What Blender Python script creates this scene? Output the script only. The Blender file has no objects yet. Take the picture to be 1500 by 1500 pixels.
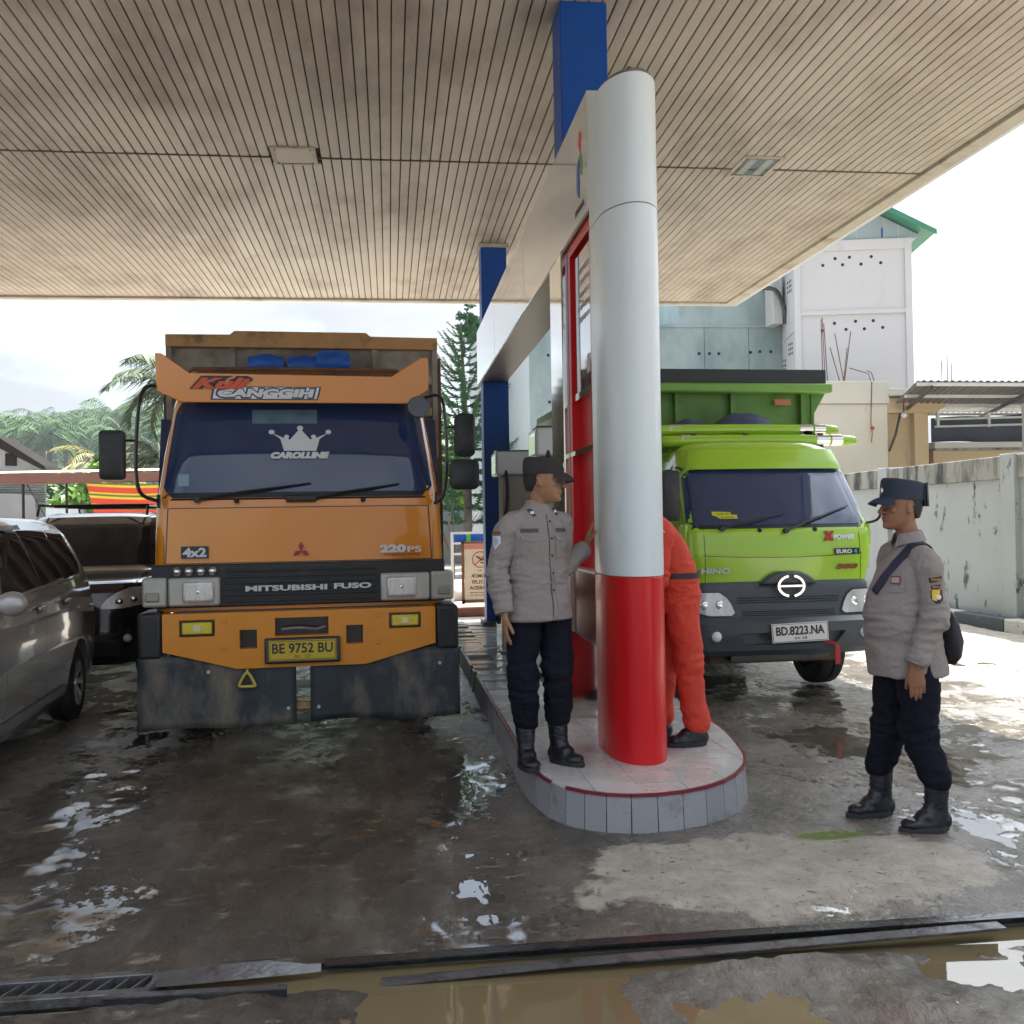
import bpy, bmesh, math, random
from mathutils import Vector, Matrix, noise
import numpy as np
random.seed(7)
R = math.radians
sc = bpy.context.scene
C = sc.collection
# ---------------------------------------------------------------- camera, sky, sun, exposure
cam = bpy.data.cameras.new('camera'); camo = bpy.data.objects.new('camera', cam); C.objects.link(camo)
cam.sensor_fit = 'HORIZONTAL'; cam.sensor_width = 36; cam.lens = 36.0
cam.clip_start = .05; cam.clip_end = 3000
camo.matrix_world = Matrix.Translation((0, 0, 1.55)) @ Matrix.Rotation(R(-6.84), 4, 'Z') @ Matrix.Rotation(R(90.65), 4, 'X') @ Matrix.Rotation(R(-.95), 4, 'Z')
sc.camera = camo
SUN_EL, SUN_AZ = R(57), R(30)          # azimuth measured from +Y towards +X
w = bpy.data.worlds.new('World'); sc.world = w; w.use_nodes = True
nt = w.node_tree; nt.nodes.clear(); N = nt.nodes.new; L = nt.links.new
out = N('ShaderNodeOutputWorld'); bg = N('ShaderNodeBackground'); bg.inputs['Strength'].default_value = .1
sky = N('ShaderNodeTexSky'); sky.sky_type = 'NISHITA'; sky.sun_disc = False
sky.sun_elevation = SUN_EL; sky.sun_rotation = SUN_AZ; sky.air_density = 1.3; sky.dust_density = 1.2
tc = N('ShaderNodeTexCoord'); mp = N('ShaderNodeMapping'); mp.inputs['Scale'].default_value = (1.3, 1.3, 3.2)
nz = N('ShaderNodeTexNoise'); nz.inputs['Scale'].default_value = 2.3; nz.inputs['Detail'].default_value = 7; nz.inputs['Roughness'].default_value = .55
L(tc.outputs['Generated'], mp.inputs['Vector']); L(mp.outputs[0], nz.inputs['Vector'])
cr = N('ShaderNodeValToRGB'); cr.color_ramp.elements[0].position = .36; cr.color_ramp.elements[1].position = .56
cr.color_ramp.elements[0].color = (.25, .25, .25, 1); cr.color_ramp.elements[1].color = (1, 1, 1, 1)
L(nz.outputs['Fac'], cr.inputs['Fac'])
# clouds brighten towards the sun, as thin bright overcast does
dt = N('ShaderNodeVectorMath'); dt.operation = 'DOT_PRODUCT'
sd = (math.sin(SUN_AZ) * math.cos(SUN_EL), math.cos(SUN_AZ) * math.cos(SUN_EL), math.sin(SUN_EL)); dt.inputs[1].default_value = sd
L(tc.outputs['Generated'], dt.inputs[0])
mr = N('ShaderNodeMapRange'); mr.inputs['From Min'].default_value = .60; mr.inputs['From Max'].default_value = 1.0
mr.inputs['To Min'].default_value = 1.75; mr.inputs['To Max'].default_value = 11.5; mr.interpolation_type = 'SMOOTHSTEP'
L(dt.outputs['Value'], mr.inputs['Value'])
# overcast sky is brighter overhead than at the horizon
sxz = N('ShaderNodeSeparateXYZ'); L(tc.outputs['Generated'], sxz.inputs[0])
el = N('ShaderNodeMapRange'); el.inputs['From Min'].default_value = 0; el.inputs['From Max'].default_value = 1; el.inputs['To Min'].default_value = .80; el.inputs['To Max'].default_value = 3.4; L(sxz.outputs['Z'], el.inputs['Value'])
ml = N('ShaderNodeMath'); ml.operation = 'MULTIPLY'; L(mr.outputs[0], ml.inputs[0]); L(el.outputs[0], ml.inputs[1]); mr = ml
nz2 = N('ShaderNodeTexNoise'); nz2.inputs['Scale'].default_value = 4.5; nz2.inputs['Detail'].default_value = 6; L(mp.outputs[0], nz2.inputs['Vector'])
v2 = N('ShaderNodeMapRange'); v2.inputs['From Min'].default_value = .3; v2.inputs['From Max'].default_value = .7; v2.inputs['To Min'].default_value = .78; v2.inputs['To Max'].default_value = 1.15; L(nz2.outputs['Fac'], v2.inputs['Value'])
ml = N('ShaderNodeMath'); ml.operation = 'MULTIPLY'; L(mr.outputs[0], ml.inputs[0]); L(v2.outputs[0], ml.inputs[1]); mr = ml
cc = N('ShaderNodeCombineColor')
for k, m in enumerate((.93, .985, 1.06)):
    q = N('ShaderNodeMath'); q.operation = 'MULTIPLY'; q.inputs[1].default_value = m; L(mr.outputs[0], q.inputs[0]); L(q.outputs[0], cc.inputs[k])
mx = N('ShaderNodeMix'); mx.data_type = 'RGBA'; L(cr.outputs['Color'], mx.inputs['Factor'])
L(sky.outputs[0], mx.inputs[6]); L(cc.outputs[0], mx.inputs[7]); L(mx.outputs[2], bg.inputs['Color']); L(bg.outputs[0], out.inputs['Surface'])
sl = bpy.data.lights.new('sun', 'SUN'); sl.energy = 4.8; sl.angle = R(.53); sl.color = (1, .95, .87)
so = bpy.data.objects.new('sun', sl); C.objects.link(so)
so.rotation_euler = Vector(sd).to_track_quat('Z', 'Y').to_euler(); so.location = (10, 10, 30)
vs = sc.view_settings; vs.view_transform = 'Standard'; vs.look = 'None'; vs.gamma = 1; vs.use_curve_mapping = False; vs.exposure = 1.6

# ---------------------------------------------------------------- helpers
MATS = {}
def mat(name, col, rough=.5, metal=0., var=.12, vs=3., bump=0., bs=40., coat=0., dirt=None, world=False, rv=.0, stretch=(1, 1, 1), spec=None, rand=0.):
    if name in MATS: return MATS[name]
    m = bpy.data.materials.new(name); m.use_nodes = True; t = m.node_tree; n = t.nodes; l = t.links.new
    b = n['Principled BSDF']; b.inputs['Roughness'].default_value = rough; b.inputs['Metallic'].default_value = metal
    if coat: b.inputs['Coat Weight'].default_value = coat; b.inputs['Coat Roughness'].default_value = .04
    if spec is not None: b.inputs['Specular IOR Level'].default_value = spec
    if world: g = n.new('ShaderNodeNewGeometry'); src = g.outputs['Position']
    else: g = n.new('ShaderNodeTexCoord'); src = g.outputs['Object']
    mp = n.new('ShaderNodeMapping'); mp.inputs['Scale'].default_value = stretch; l(src, mp.inputs['Vector'])
    a = n.new('ShaderNodeTexNoise'); a.inputs['Scale'].default_value = vs; a.inputs['Detail'].default_value = 6; a.inputs['Roughness'].default_value = .6
    l(mp.outputs[0], a.inputs['Vector'])
    mix = n.new('ShaderNodeMix'); mix.data_type = 'RGBA'; l(a.outputs['Fac'], mix.inputs['Factor'])
    mix.inputs[6].default_value = tuple(max(0, c * (1 - var * 1.6)) for c in col) + (1,); mix.inputs[7].default_value = tuple(min(1, c * (1 + var * 1.6)) for c in col) + (1,)
    cur = mix.outputs[2]
    if rand:
        oi = n.new('ShaderNodeObjectInfo'); r = n.new('ShaderNodeMapRange'); r.inputs['To Min'].default_value = 1 - rand; r.inputs['To Max'].default_value = 1 + rand
        l(oi.outputs['Random'], r.inputs['Value']); h = n.new('ShaderNodeHueSaturation'); l(cur, h.inputs['Color']); l(r.outputs[0], h.inputs['Value']); cur = h.outputs[0]
    if dirt:
        dc, lo, hi, ds = dirt[:4]; dst = dirt[4] if len(dirt) > 4 else (1, 1, 1)
        mp2 = n.new('ShaderNodeMapping'); mp2.inputs['Scale'].default_value = dst; mp2.inputs['Location'].default_value = (3.1, 7.7, 1.3); l(src, mp2.inputs['Vector'])
        d = n.new('ShaderNodeTexNoise'); d.inputs['Scale'].default_value = ds; d.inputs['Detail'].default_value = 8; d.inputs['Roughness'].default_value = .65
        l(mp2.outputs[0], d.inputs['Vector']); rp = n.new('ShaderNodeMapRange'); rp.inputs['From Min'].default_value = lo; rp.inputs['From Max'].default_value = hi
        l(d.outputs['Fac'], rp.inputs['Value']); m2 = n.new('ShaderNodeMix'); m2.data_type = 'RGBA'; l(rp.outputs[0], m2.inputs['Factor']); l(cur, m2.inputs[6]); m2.inputs[7].default_value = tuple(dc) + (1,)
        cur = m2.outputs[2]
        rm = n.new('ShaderNodeMapRange'); rm.inputs['To Min'].default_value = rough; rm.inputs['To Max'].default_value = max(rough, .65); l(rp.outputs[0], rm.inputs['Value']); l(rm.outputs[0], b.inputs['Roughness'])
    elif rv:
        rm = n.new('ShaderNodeMapRange'); rm.inputs['To Min'].default_value = max(.01, rough - rv); rm.inputs['To Max'].default_value = rough + rv; l(a.outputs['Fac'], rm.inputs['Value']); l(rm.outputs[0], b.inputs['Roughness'])
    l(cur, b.inputs['Base Color'])
    if bump:
        c = n.new('ShaderNodeTexNoise'); c.inputs['Scale'].default_value = bs; c.inputs['Detail'].default_value = 4; l(mp.outputs[0], c.inputs['Vector'])
        bp = n.new('ShaderNodeBump'); bp.inputs['Strength'].default_value = min(1, bump); bp.inputs['Distance'].default_value = .01 * max(1, bump); l(c.outputs['Fac'], bp.inputs['Height']); l(bp.outputs[0], b.inputs['Normal'])
    MATS[name] = m; return m

def tag(o, label=None, cat=None, group=None, kind=None):
    if label: o['label'] = label
    if cat: o['category'] = cat
    if group: o['group'] = group
    if kind: o['kind'] = kind
    return o
def thing(name, label, cat, loc=(0, 0, 0), rz=0., group=None):
    o = bpy.data.objects.new(name, None); C.objects.link(o); o.location = loc; o.rotation_euler = (0, 0, R(rz)); o.empty_display_size = .2
    return tag(o, label, cat, group)
def link(name, me, parent=None, loc=None, rot=None):
    o = bpy.data.objects.new(name, me); C.objects.link(o)
    if parent: o.parent = parent
    if loc: o.location = loc
    if rot: o.rotation_euler = rot
    return o
def copy_tree(o, parent=None):
    c = o.copy(); C.objects.link(c)
    if parent: c.parent = parent
    for ch in list(o.children): copy_tree(ch, c)
    return c

class MB:
    def __init__(s): s.v = []; s.f = []
    def add(s, vs_, fs):
        b = len(s.v); s.v += [tuple(p) for p in vs_]; s.f += [tuple(i + b for i in q) for q in fs]; return s
    def box(s, x0, x1, y0, y1, z0, z1):
        return s.add([(x0, y0, z0), (x1, y0, z0), (x1, y1, z0), (x0, y1, z0), (x0, y0, z1), (x1, y0, z1), (x1, y1, z1), (x0, y1, z1)],
                     [(0, 3, 2, 1), (4, 5, 6, 7), (0, 1, 5, 4), (1, 2, 6, 5), (2, 3, 7, 6), (3, 0, 4, 7)])
    def obox(s, M, hx, hy, hz):
        t = MB().box(-hx, hx, -hy, hy, -hz, hz); return s.add([M @ Vector(p) for p in t.v], t.f)
    def beam(s, p0, p1, wd, ht, up=(0, 0, 1)):
        p0 = Vector(p0); p1 = Vector(p1); d = (p1 - p0); ln = d.length; d.normalize(); u = Vector(up); sx = d.cross(u)
        if sx.length < 1e-4: sx = Vector((1, 0, 0))
        sx.normalize(); u = sx.cross(d)
        M = Matrix((sx, d, u)).transposed().to_4x4(); M.translation = (p0 + p1) / 2
        return s.obox(M, wd / 2, ln / 2, ht / 2)
    def rings(s, rs, cap=True, closed=True):
        n = len(rs[0]); b = len(s.v)
        for r in rs: s.v += [tuple(p) for p in r]
        for i in range(len(rs) - 1):
            for j in range(n if closed else n - 1):
                k = (j + 1) % n
                s.f.append((b + i * n + j, b + i * n + k, b + (i + 1) * n + k, b + (i + 1) * n + j))
        if cap and closed:
            s.f.append(tuple(b + j for j in reversed(range(n)))); s.f.append(tuple(b + (len(rs) - 1) * n + j for j in range(n)))
        return s
    def tube(s, pts, r, n=8, sm=0, ell=None, cap=True):
        pts = [Vector(p) for p in pts]; rr = list(r) if isinstance(r, (list, tuple)) else [r] * len(pts)
        if sm:
            P = []; Q = []
            for i in range(len(pts) - 1):
                a, b_, c, d = pts[max(0, i - 1)], pts[i], pts[i + 1], pts[min(len(pts) - 1, i + 2)]
                for k in range(sm):
                    t = k / sm; P.append(.5 * ((2 * b_) + (c - a) * t + (2 * a - 5 * b_ + 4 * c - d) * t * t + (3 * b_ - a - 3 * c + d) * t ** 3)); Q.append(rr[i] * (1 - t) + rr[i + 1] * t)
            P.append(pts[-1]); Q.append(rr[-1]); pts, rr = P, Q
        rs = []; ref = None
        for i, p in enumerate(pts):
            t = (pts[min(i + 1, len(pts) - 1)] - pts[max(i - 1, 0)])
            if t.length < 1e-9: t = Vector((0, 0, 1))
            t.normalize()
            if ref is None:
                ref = Vector((0, 0, 1)) if abs(t.z) < .9 else Vector((0, 1, 0))
                u = t.cross(ref).normalized()
            else: u = (u - t * u.dot(t)).normalized()
            w_ = t.cross(u)
            e = ell if ell else (1, 1)
            rs.append([p + (u * math.cos(2 * math.pi * k / n) * e[0] + w_ * math.sin(2 * math.pi * k / n) * e[1]) * rr[i] for k in range(n)])
        return s.rings(rs, cap)
    def cyl(s, p0, p1, r0, r1=None, n=16): return s.tube([p0, p1], [r0, r0 if r1 is None else r1], n)
    def ball(s, c, r, n=12, m=8, M=None):
        if not isinstance(r, (tuple, list)): r = (r, r, r)
        V = []; F = []
        for i in range(m + 1):
            a = math.pi * i / m
            for j in range(n):
                b_ = 2 * math.pi * j / n; p = Vector((r[0] * math.sin(a) * math.cos(b_), r[1] * math.sin(a) * math.sin(b_), -r[2] * math.cos(a)))
                if M: p = M @ p
                V.append(Vector(c) + p)
        for i in range(m):
            for j in range(n):
                k = (j + 1) % n; F.append((i * n + j, i * n + k, (i + 1) * n + k, (i + 1) * n + j))
        return s.add(V, F)
    def prism(s, poly, a0, a1, ax='y'):
        def P(u, v_, a): return {'y': (u, a, v_), 'x': (a, u, v_), 'z': (u, v_, a)}[ax]
        n = len(poly); V = [P(u, v_, a0) for u, v_ in poly] + [P(u, v_, a1) for u, v_ in poly]
        F = [tuple(range(n)), tuple(reversed(range(n, 2 * n)))] + [(i, n + i, n + (i + 1) % n, (i + 1) % n) for i in range(n)]
        return s.add(V, F)
    def grid(s, fn, nu, nv):
        b = len(s.v)
        for i in range(nu + 1):
            for j in range(nv + 1): s.v.append(tuple(fn(i / nu, j / nv)))
        for i in range(nu):
            for j in range(nv):
                a = b + i * (nv + 1) + j; s.f.append((a, a + nv + 1, a + nv + 2, a + 1))
        return s
    def mesh(s, name, m=None, smooth=False, ang=35, fix=True, weld=False):
        me = bpy.data.meshes.new(name); me.from_pydata(s.v, [], s.f)
        if fix or weld:
            bm = bmesh.new(); bm.from_mesh(me)
            if weld: bmesh.ops.remove_doubles(bm, verts=bm.verts, dist=1e-5); bmesh.ops.dissolve_degenerate(bm, edges=bm.edges, dist=1e-6)
            if fix: bmesh.ops.recalc_face_normals(bm, faces=bm.faces)
            bm.to_mesh(me); bm.free()
        if m: me.materials.append(m)
        if smooth:
            me.polygons.foreach_set('use_smooth', [True] * len(me.polygons))
            if ang < 180: me.set_sharp_from_angle(angle=R(ang))
        me.update(); return me
    def build(s, name, m, parent=None, smooth=False, bevel=0, ang=35, fix=True, weld=False, seg=2, loc=None, rot=None, label=None):
        o = link(name, s.mesh(name, m, smooth or bevel > 0, ang, fix, weld), parent, loc, rot)
        if bevel:
            b = o.modifiers.new('bevel', 'BEVEL'); b.width = bevel; b.segments = seg; b.limit_method = 'ANGLE'; b.angle_limit = R(30)
        if label: o['label'] = label
        return o

def evald(o, drop=True):
    dg = bpy.context.evaluated_depsgraph_get(); dg.update()
    me = bpy.data.meshes.new_from_object(o.evaluated_get(dg)); o.modifiers.clear(); o.data = me; return me
def cut(o, cutters):
    tmp = cutters.build('tmp', None, o.parent); bpy.context.view_layer.update()
    md = o.modifiers.new('b', 'BOOLEAN'); md.operation = 'DIFFERENCE'; md.object = tmp; md.solver = 'EXACT'
    me = evald(o); bpy.data.objects.remove(tmp)
    me.polygons.foreach_set('use_smooth', [True] * len(me.polygons)); me.set_sharp_from_angle(angle=R(30)); return o
def remesh(mb, voxel, smooth=2):
    o = mb.build('tmp', None)
    a = o.modifiers.new('r', 'REMESH'); a.mode = 'VOXEL'; a.voxel_size = voxel; a.adaptivity = 0
    if smooth: b = o.modifiers.new('s', 'SMOOTH'); b.factor = .5; b.iterations = smooth
    me = evald(o); bpy.data.objects.remove(o); me.polygons.foreach_set('use_smooth', [True] * len(me.polygons)); return me
def text(s, size, m, parent, loc, rot=(R(90), 0, 0), name='lettering', shear=0., bold=0., ext=.0015, width=None, mirror=False, sp=1.0, height=None):
    cu = bpy.data.curves.new('t', 'FONT'); cu.body = s; cu.size = size; cu.align_x = 'CENTER'; cu.align_y = 'CENTER'; cu.shear = shear; cu.offset = bold; cu.extrude = ext; cu.resolution_u = 3; cu.space_character = sp
    t = bpy.data.objects.new('t', cu); C.objects.link(t); dg = bpy.context.evaluated_depsgraph_get(); me = bpy.data.meshes.new_from_object(t.evaluated_get(dg)); bpy.data.objects.remove(t)
    me.materials.clear(); me.materials.append(m)
    xs = [v.co.x for v in me.vertices] or [0]; ys = [v.co.y for v in me.vertices] or [0]; wd = max(xs) - min(xs); ht = max(ys) - min(ys)
    kx = width / wd if width and wd else 1; ky = height / ht if height and ht else 1
    cx = (max(xs) + min(xs)) / 2; cy = (max(ys) + min(ys)) / 2
    for v in me.vertices: v.co.x = (v.co.x - cx) * kx * (-1 if mirror else 1); v.co.y = (v.co.y - cy) * ky
    return link(name, me, parent, loc, rot)
def dashes(parent, m, x0, x1, z, h, seed, put, n=9):
    """print too small to read: a broken row of strokes; put(x, z) gives the surface point"""
    rn = random.Random(seed); d = MB(); x = x0; st = (x1 - x0) / n
    while x < x1 - st * .4:
        w_ = st * rn.uniform(.35, .8); a = z - h * rn.uniform(.35, .5); c = z + h * rn.uniform(.35, .5); d.add([put(x, a), put(x + w_, a), put(x + w_, c), put(x, c)], [(0, 1, 2, 3)]); x += st * rn.uniform(.85, 1.1)
    return d.build('small_print', m, parent, fix=False)
def sm(x, a, b):
    t = min(1, max(0, (x - a) / (b - a))); return t * t * (3 - 2 * t)
def fbm(p, oct=4):
    return noise.fractal(Vector(p), .6, 2.1, oct)
# ---------------------------------------------------------------- ground
def height(x, y):
    h = .011 * fbm((x * .9, y * .7, 0), 3) + .005 * fbm((x * 5, y * 5, 3), 3) + .0035 * fbm((x * 15, y * 8, 7), 2)
    h += .004 * fbm((x * 18, y * 7, 9), 2) * sm(abs(x - .45), .9, .2)
    h -= .014 * math.exp(-((x - .42) / .24) ** 2) + .013 * math.exp(-((x + 1.65 + .12 * math.sin(y)) / .35) ** 2)
    h += .020 * math.exp(-(((x - 1.65) / .8) ** 2 + ((y - 4.35) / .6) ** 2))
    h += .006 * math.exp(-((x + .7) / .6) ** 2)
    h -= (.011 * sm(x, 2.4, 3.0) - .010 * sm(x, 3.9, 5.0)) * (1 - sm(y, 12, 16)); h += .006 * math.sin(y * 2.1 + x * .5) * sm(x, 4.2, 5.2)
    if y > 3.72: h *= sm(y, 3.66, 3.9) * .75 + .25
    for bx, by, br in ((1.6, 5.7, 1.0),):
        pass
    if y < 3.6:
        h += .03 * fbm((x * 1.6, y * 1.6, 5), 5) - .012
        h -= .06 * math.exp(-((x - .28) / .42) ** 4) * sm(y, 2.6, 2.9)
        h -= .035 * math.exp(-((x - 2.9) / .5) ** 2)
        h -= .03 * math.exp(-(((x - 1.22) / .22) ** 2 + ((y - 3.2) / .25) ** 2))
    return h
def field(x0, x1, y0, y1, st):
    nx = int((x1 - x0) / st); ny = int((y1 - y0) / st); m = MB()
    def fn(u, v):
        x = x0 + (x1 - x0) * u; y = y0 + (y1 - y0) * v
        k = min(1, min(x - x0, x1 - x) / .8) if nx > 200 else 1
        return (x, y, height(x, y) * (min(1, (y1 - y) / 1.0) if y1 > 10 else 1) * max(0, k))
    return m.grid(fn, nx, ny)
def ground_mat():
    m = bpy.data.materials.new('wet_concrete'); m.use_nodes = True; t = m.node_tree; n = t.nodes; l = t.links.new; b = n['Principled BSDF']
    g = n.new('ShaderNodeNewGeometry'); P = g.outputs['Position']
    def noi(s, d=6, r=.6, st=(1, 1, 1), lo=(0, 0, 0), dis=0):
        mp = n.new('ShaderNodeMapping'); mp.inputs['Scale'].default_value = st; mp.inputs['Location'].default_value = lo; l(P, mp.inputs['Vector'])
        x = n.new('ShaderNodeTexNoise'); x.inputs['Scale'].default_value = s; x.inputs['Detail'].default_value = d; x.inputs['Roughness'].default_value = r; x.inputs['Distortion'].default_value = dis; l(mp.outputs[0], x.inputs['Vector']); return x.outputs['Fac']
    def rng(v, a, c, lo=0., hi=1., smooth=True):
        x = n.new('ShaderNodeMapRange'); x.interpolation_type = 'SMOOTHSTEP' if smooth else 'LINEAR'
        for k, q in (('From Min', a), ('From Max', c), ('To Min', lo), ('To Max', hi)): x.inputs[k].default_value = q
        l(v, x.inputs['Value']); return x.outputs[0]
    def mth(op, a, c):
        x = n.new('ShaderNodeMath'); x.operation = op
        for i, q in enumerate((a, c)):
            if isinstance(q, (int, float)): x.inputs[i].default_value = q
            else: l(q, x.inputs[i])
        return x.outputs[0]
    def mix(f, a, c):
        x = n.new('ShaderNodeMix'); x.data_type = 'RGBA'; l(f, x.inputs['Factor'])
        for i, q in ((6, a), (7, c)):
            if isinstance(q, tuple): x.inputs[i].default_value = q + (1,)
            else: l(q, x.inputs[i])
        return x.outputs[2]
    def blob(cx, cy, rx, ry):
        s = n.new('ShaderNodeVectorMath'); s.operation = 'SUBTRACT'; l(P, s.inputs[0]); s.inputs[1].default_value = (cx, cy, 0)
        d = n.new('ShaderNodeVectorMath'); d.operation = 'DIVIDE'; l(s.outputs[0], d.inputs[0]); d.inputs[1].default_value = (rx, ry, 1e4)
        e = n.new('ShaderNodeVectorMath'); e.operation = 'LENGTH'; l(d.outputs[0], e.inputs[0]); return e.outputs['Value']
    sx = n.new('ShaderNodeSeparateXYZ'); l(P, sx.inputs[0]); X, Y, Z = sx.outputs
    base = mix(rng(noi(1.6, 8, .65), .35, .65), (.070, .059, .047), (.170, .150, .125))
    base = mix(rng(noi(14, 6, .7, (1, .6, 1)), .5, .72), base, (.19, .165, .135))
    # oil-dark lane under the canopy
    lane = mth('MULTIPLY', rng(X, -2.6, -1.6), rng(X, 1.2, .1)); lane = mth('MULTIPLY', lane, rng(noi(2.2, 6, .65, (1.5, .35, 1)), .30, .55)); lane = mth('MULTIPLY', lane, .7)
    base = mix(lane, base, (.028, .022, .018))
    base = mix(mth('MULTIPLY', rng(noi(1.3, 4, .5, (1, 1, 1), (4, 2, 0)), .55, .75), .5), base, (.10, .045, .02))
    # dry worn patch before the island, dry yard beyond the canopy
    dn = noi(3.2, 9, .68, (1, 1, 1), (0, 0, 0), .3)
    dry = rng(mth('SUBTRACT', mth('ADD', blob(1.72, 4.33, .98, .56), mth('MULTIPLY', dn, 1.5)), 0), 1.78, 1.60)
    pits = rng(noi(22, 4, .6, (1, 1.2, 1), (7, 1, 0)), .60, .66); dry = mth('MULTIPLY', dry, mth('SUBTRACT', 1, mth('MULTIPLY', pits, .8)))
    yard = rng(mth('ADD', mth('MAXIMUM', rng(X, 3.3, 7.0), rng(Y, 13.5, 17.5)), mth('MULTIPLY', noi(.9, 6, .6, (1, 2.4, 1)), 1.0)), .95, 1.15)
    dryc = mix(rng(noi(5, 7, .7), .3, .7), (.28, .25, .205), (.42, .38, .32))
    d2 = mth('MAXIMUM', dry, yard); col = mix(d2, base, dryc)
    # scattered pale silt specks
    silt = mth('MULTIPLY', rng(noi(5, 9, .74, (1, 2, 1), (3, 3, 0)), .57, .64), .6); col = mix(silt, col, (.28, .25, .20))
    alg = rng(mth('ADD', blob(2.12, 4.80, .24, .10), mth('MULTIPLY', noi(9, 5), .6)), 1.3, .9); col = mix(alg, col, (.11, .17, .02))
    l(col, b.inputs['Base Color'])
    wetn = rng(noi(2.6, 7, .6, (1.2, .55, 1), (2, 9, 0)), .38, .58)
    # thin water film: low spots of the rough concrete fill up and turn flat and glossy
    st_ = mth('MAXIMUM', rng(mth('ABSOLUTE', mth('SUBTRACT', X, .42), 0), .50, .05), mth('MAXIMUM', rng(mth('ABSOLUTE', mth('ADD', X, 1.75), 0), 1.0, .1), rng(X, 2.2, 3.0)))
    st_ = mth('MULTIPLY', st_, mth('SUBTRACT', 1, dry))
    v = mth('SUBTRACT', mth('ADD', mth('MULTIPLY', noi(1.7, 13, .70, (1, .75, 1), (8, 4, 0), .2), .7), mth('MULTIPLY', noi(21, 5, .7, (1, .6, 1)), .3)), mth('MULTIPLY', st_, .098))
    film = rng(v, .415, .400); film = mth('MULTIPLY', film, mth('SUBTRACT', 1, yard))
    rough = mth('ADD', mth('MULTIPLY', wetn, .27), .11); rough = mth('MAXIMUM', rough, mth('MULTIPLY', d2, .8))
    rough = mth('ADD', mth('MULTIPLY', rough, mth('SUBTRACT', 1, film)), mth('MULTIPLY', film, .05)); l(rough, b.inputs['Roughness'])
    b1 = n.new('ShaderNodeBump'); b1.inputs['Distance'].default_value = .055; b1.inputs['Strength'].default_value = .8; l(mth('MAXIMUM', v, .41), b1.inputs['Height'])
    bh = mth('ADD', mth('MULTIPLY', noi(48, 6, .75), .55), noi(11, 6, .65)); bh = mth('ADD', bh, mth('MULTIPLY', noi(150, 3, .6), .12)); bh = mth('MULTIPLY', bh, mth('SUBTRACT', 1, mth('MULTIPLY', film, .93)))
    bp = n.new('ShaderNodeBump'); bp.inputs['Distance'].default_value = .010; bp.inputs['Strength'].default_value = .5; l(bh, bp.inputs['Height']); l(b1.outputs[0], bp.inputs['Normal']); l(bp.outputs[0], b.inputs['Normal'])
    b.inputs['Specular IOR Level'].default_value = .55
    return m
GM = ground_mat()
o = field(-5.2, 9.2, 3.70, 17.0, .035).build('forecourt_ground', GM, smooth=True, fix=False, ang=180); tag(o, kind='structure')
o = field(-2.6, 5.0, 1.6, 3.50, .02).build('apron_ground', GM, smooth=True, fix=False, ang=180); tag(o, kind='structure')
fs = MB()
for a in ((-260, -5.2, 3.70, 17, 0), (9.2, 260, 3.70, 17, 0), (-260, 260, 17, 330, 0), (-260, -2.6, -120, 3.5, 0), (5.0, 260, -120, 3.5, 0), (-2.6, 5, -120, 1.6, -.02)):
    fs.add([(a[0], a[2], a[4]), (a[1], a[2], a[4]), (a[1], a[3], a[4]), (a[0], a[3], a[4])], [(0, 1, 2, 3)])
tag(fs.build('ground', GM), kind='structure')
def water_mat(name, col, rip=.12):
    m = mat(name, col, .015, var=.1, vs=2, world=True); t = m.node_tree; n = t.nodes; l = t.links.new; b = n['Principled BSDF']
    g = n.new('ShaderNodeNewGeometry'); mp = n.new('ShaderNodeMapping'); mp.inputs['Scale'].default_value = (1, .45, 1); l(g.outputs['Position'], mp.inputs['Vector'])
    x = n.new('ShaderNodeTexNoise'); x.inputs['Scale'].default_value = 7; x.inputs['Detail'].default_value = 3; l(mp.outputs[0], x.inputs['Vector'])
    bp = n.new('ShaderNodeBump'); bp.inputs['Strength'].default_value = rip; bp.inputs['Distance'].default_value = .01; l(x.outputs['Fac'], bp.inputs['Height']); l(bp.outputs[0], b.inputs['Normal']); return m
WM = water_mat('puddle_water', (.07, .06, .045), .35); MW = water_mat('muddy_water', (.15, .115, .06), .04)
q = MB().add([(-5.1, 3.74, -.0135), (9.1, 3.74, -.0135), (9.1, 16.8, -.0135), (-5.1, 16.8, -.0135)], [(0, 1, 2, 3)]); tag(q.build('puddle', WM), kind='structure')
q = MB().add([(-2.5, 1.7, -.024), (4.9, 1.7, -.024), (4.9, 3.49, -.024), (-2.5, 3.49, -.024)], [(0, 1, 2, 3)]); tag(q.build('muddy_puddle', MW), kind='structure')
# drain trench: bed, walls, water
conc = mat('old_concrete', (.16, .15, .13), .75, var=.35, vs=8, bump=.6, bs=30, dirt=((.05, .045, .035), .45, .6, 4), world=True)
tr = MB(); tr.box(-14, -.72, 3.44, 3.52, -.4, -.022); tr.box(-.72, 14, 3.44, 3.52, -.4, -.055); tr.box(-14, 14, 3.70, 3.78, -.4, -.022); tr.box(-14, 14, 3.44, 3.78, -.46, -.4)
tag(tr.build('drain_channel', conc), kind='structure')
q = MB().add([(-.72, 3.4905, -.024), (14, 3.4905, -.024), (14, 3.699, -.024), (-.72, 3.699, -.024)], [(0, 1, 2, 3)]); tag(q.build('drain_water', MW), kind='structure')
steel = mat('worn_grey_steel', (.17, .17, .18), .42, .75, var=.3, vs=14, bump=.3, bs=60, dirt=((.07, .045, .03), .5, .68, 9), rv=.15)
dsteel = mat('dark_wet_steel', (.045, .045, .05), .28, .6, var=.3, vs=10, bump=.4, bs=40, dirt=((.12, .10, .07), .55, .72, 8))
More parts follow.
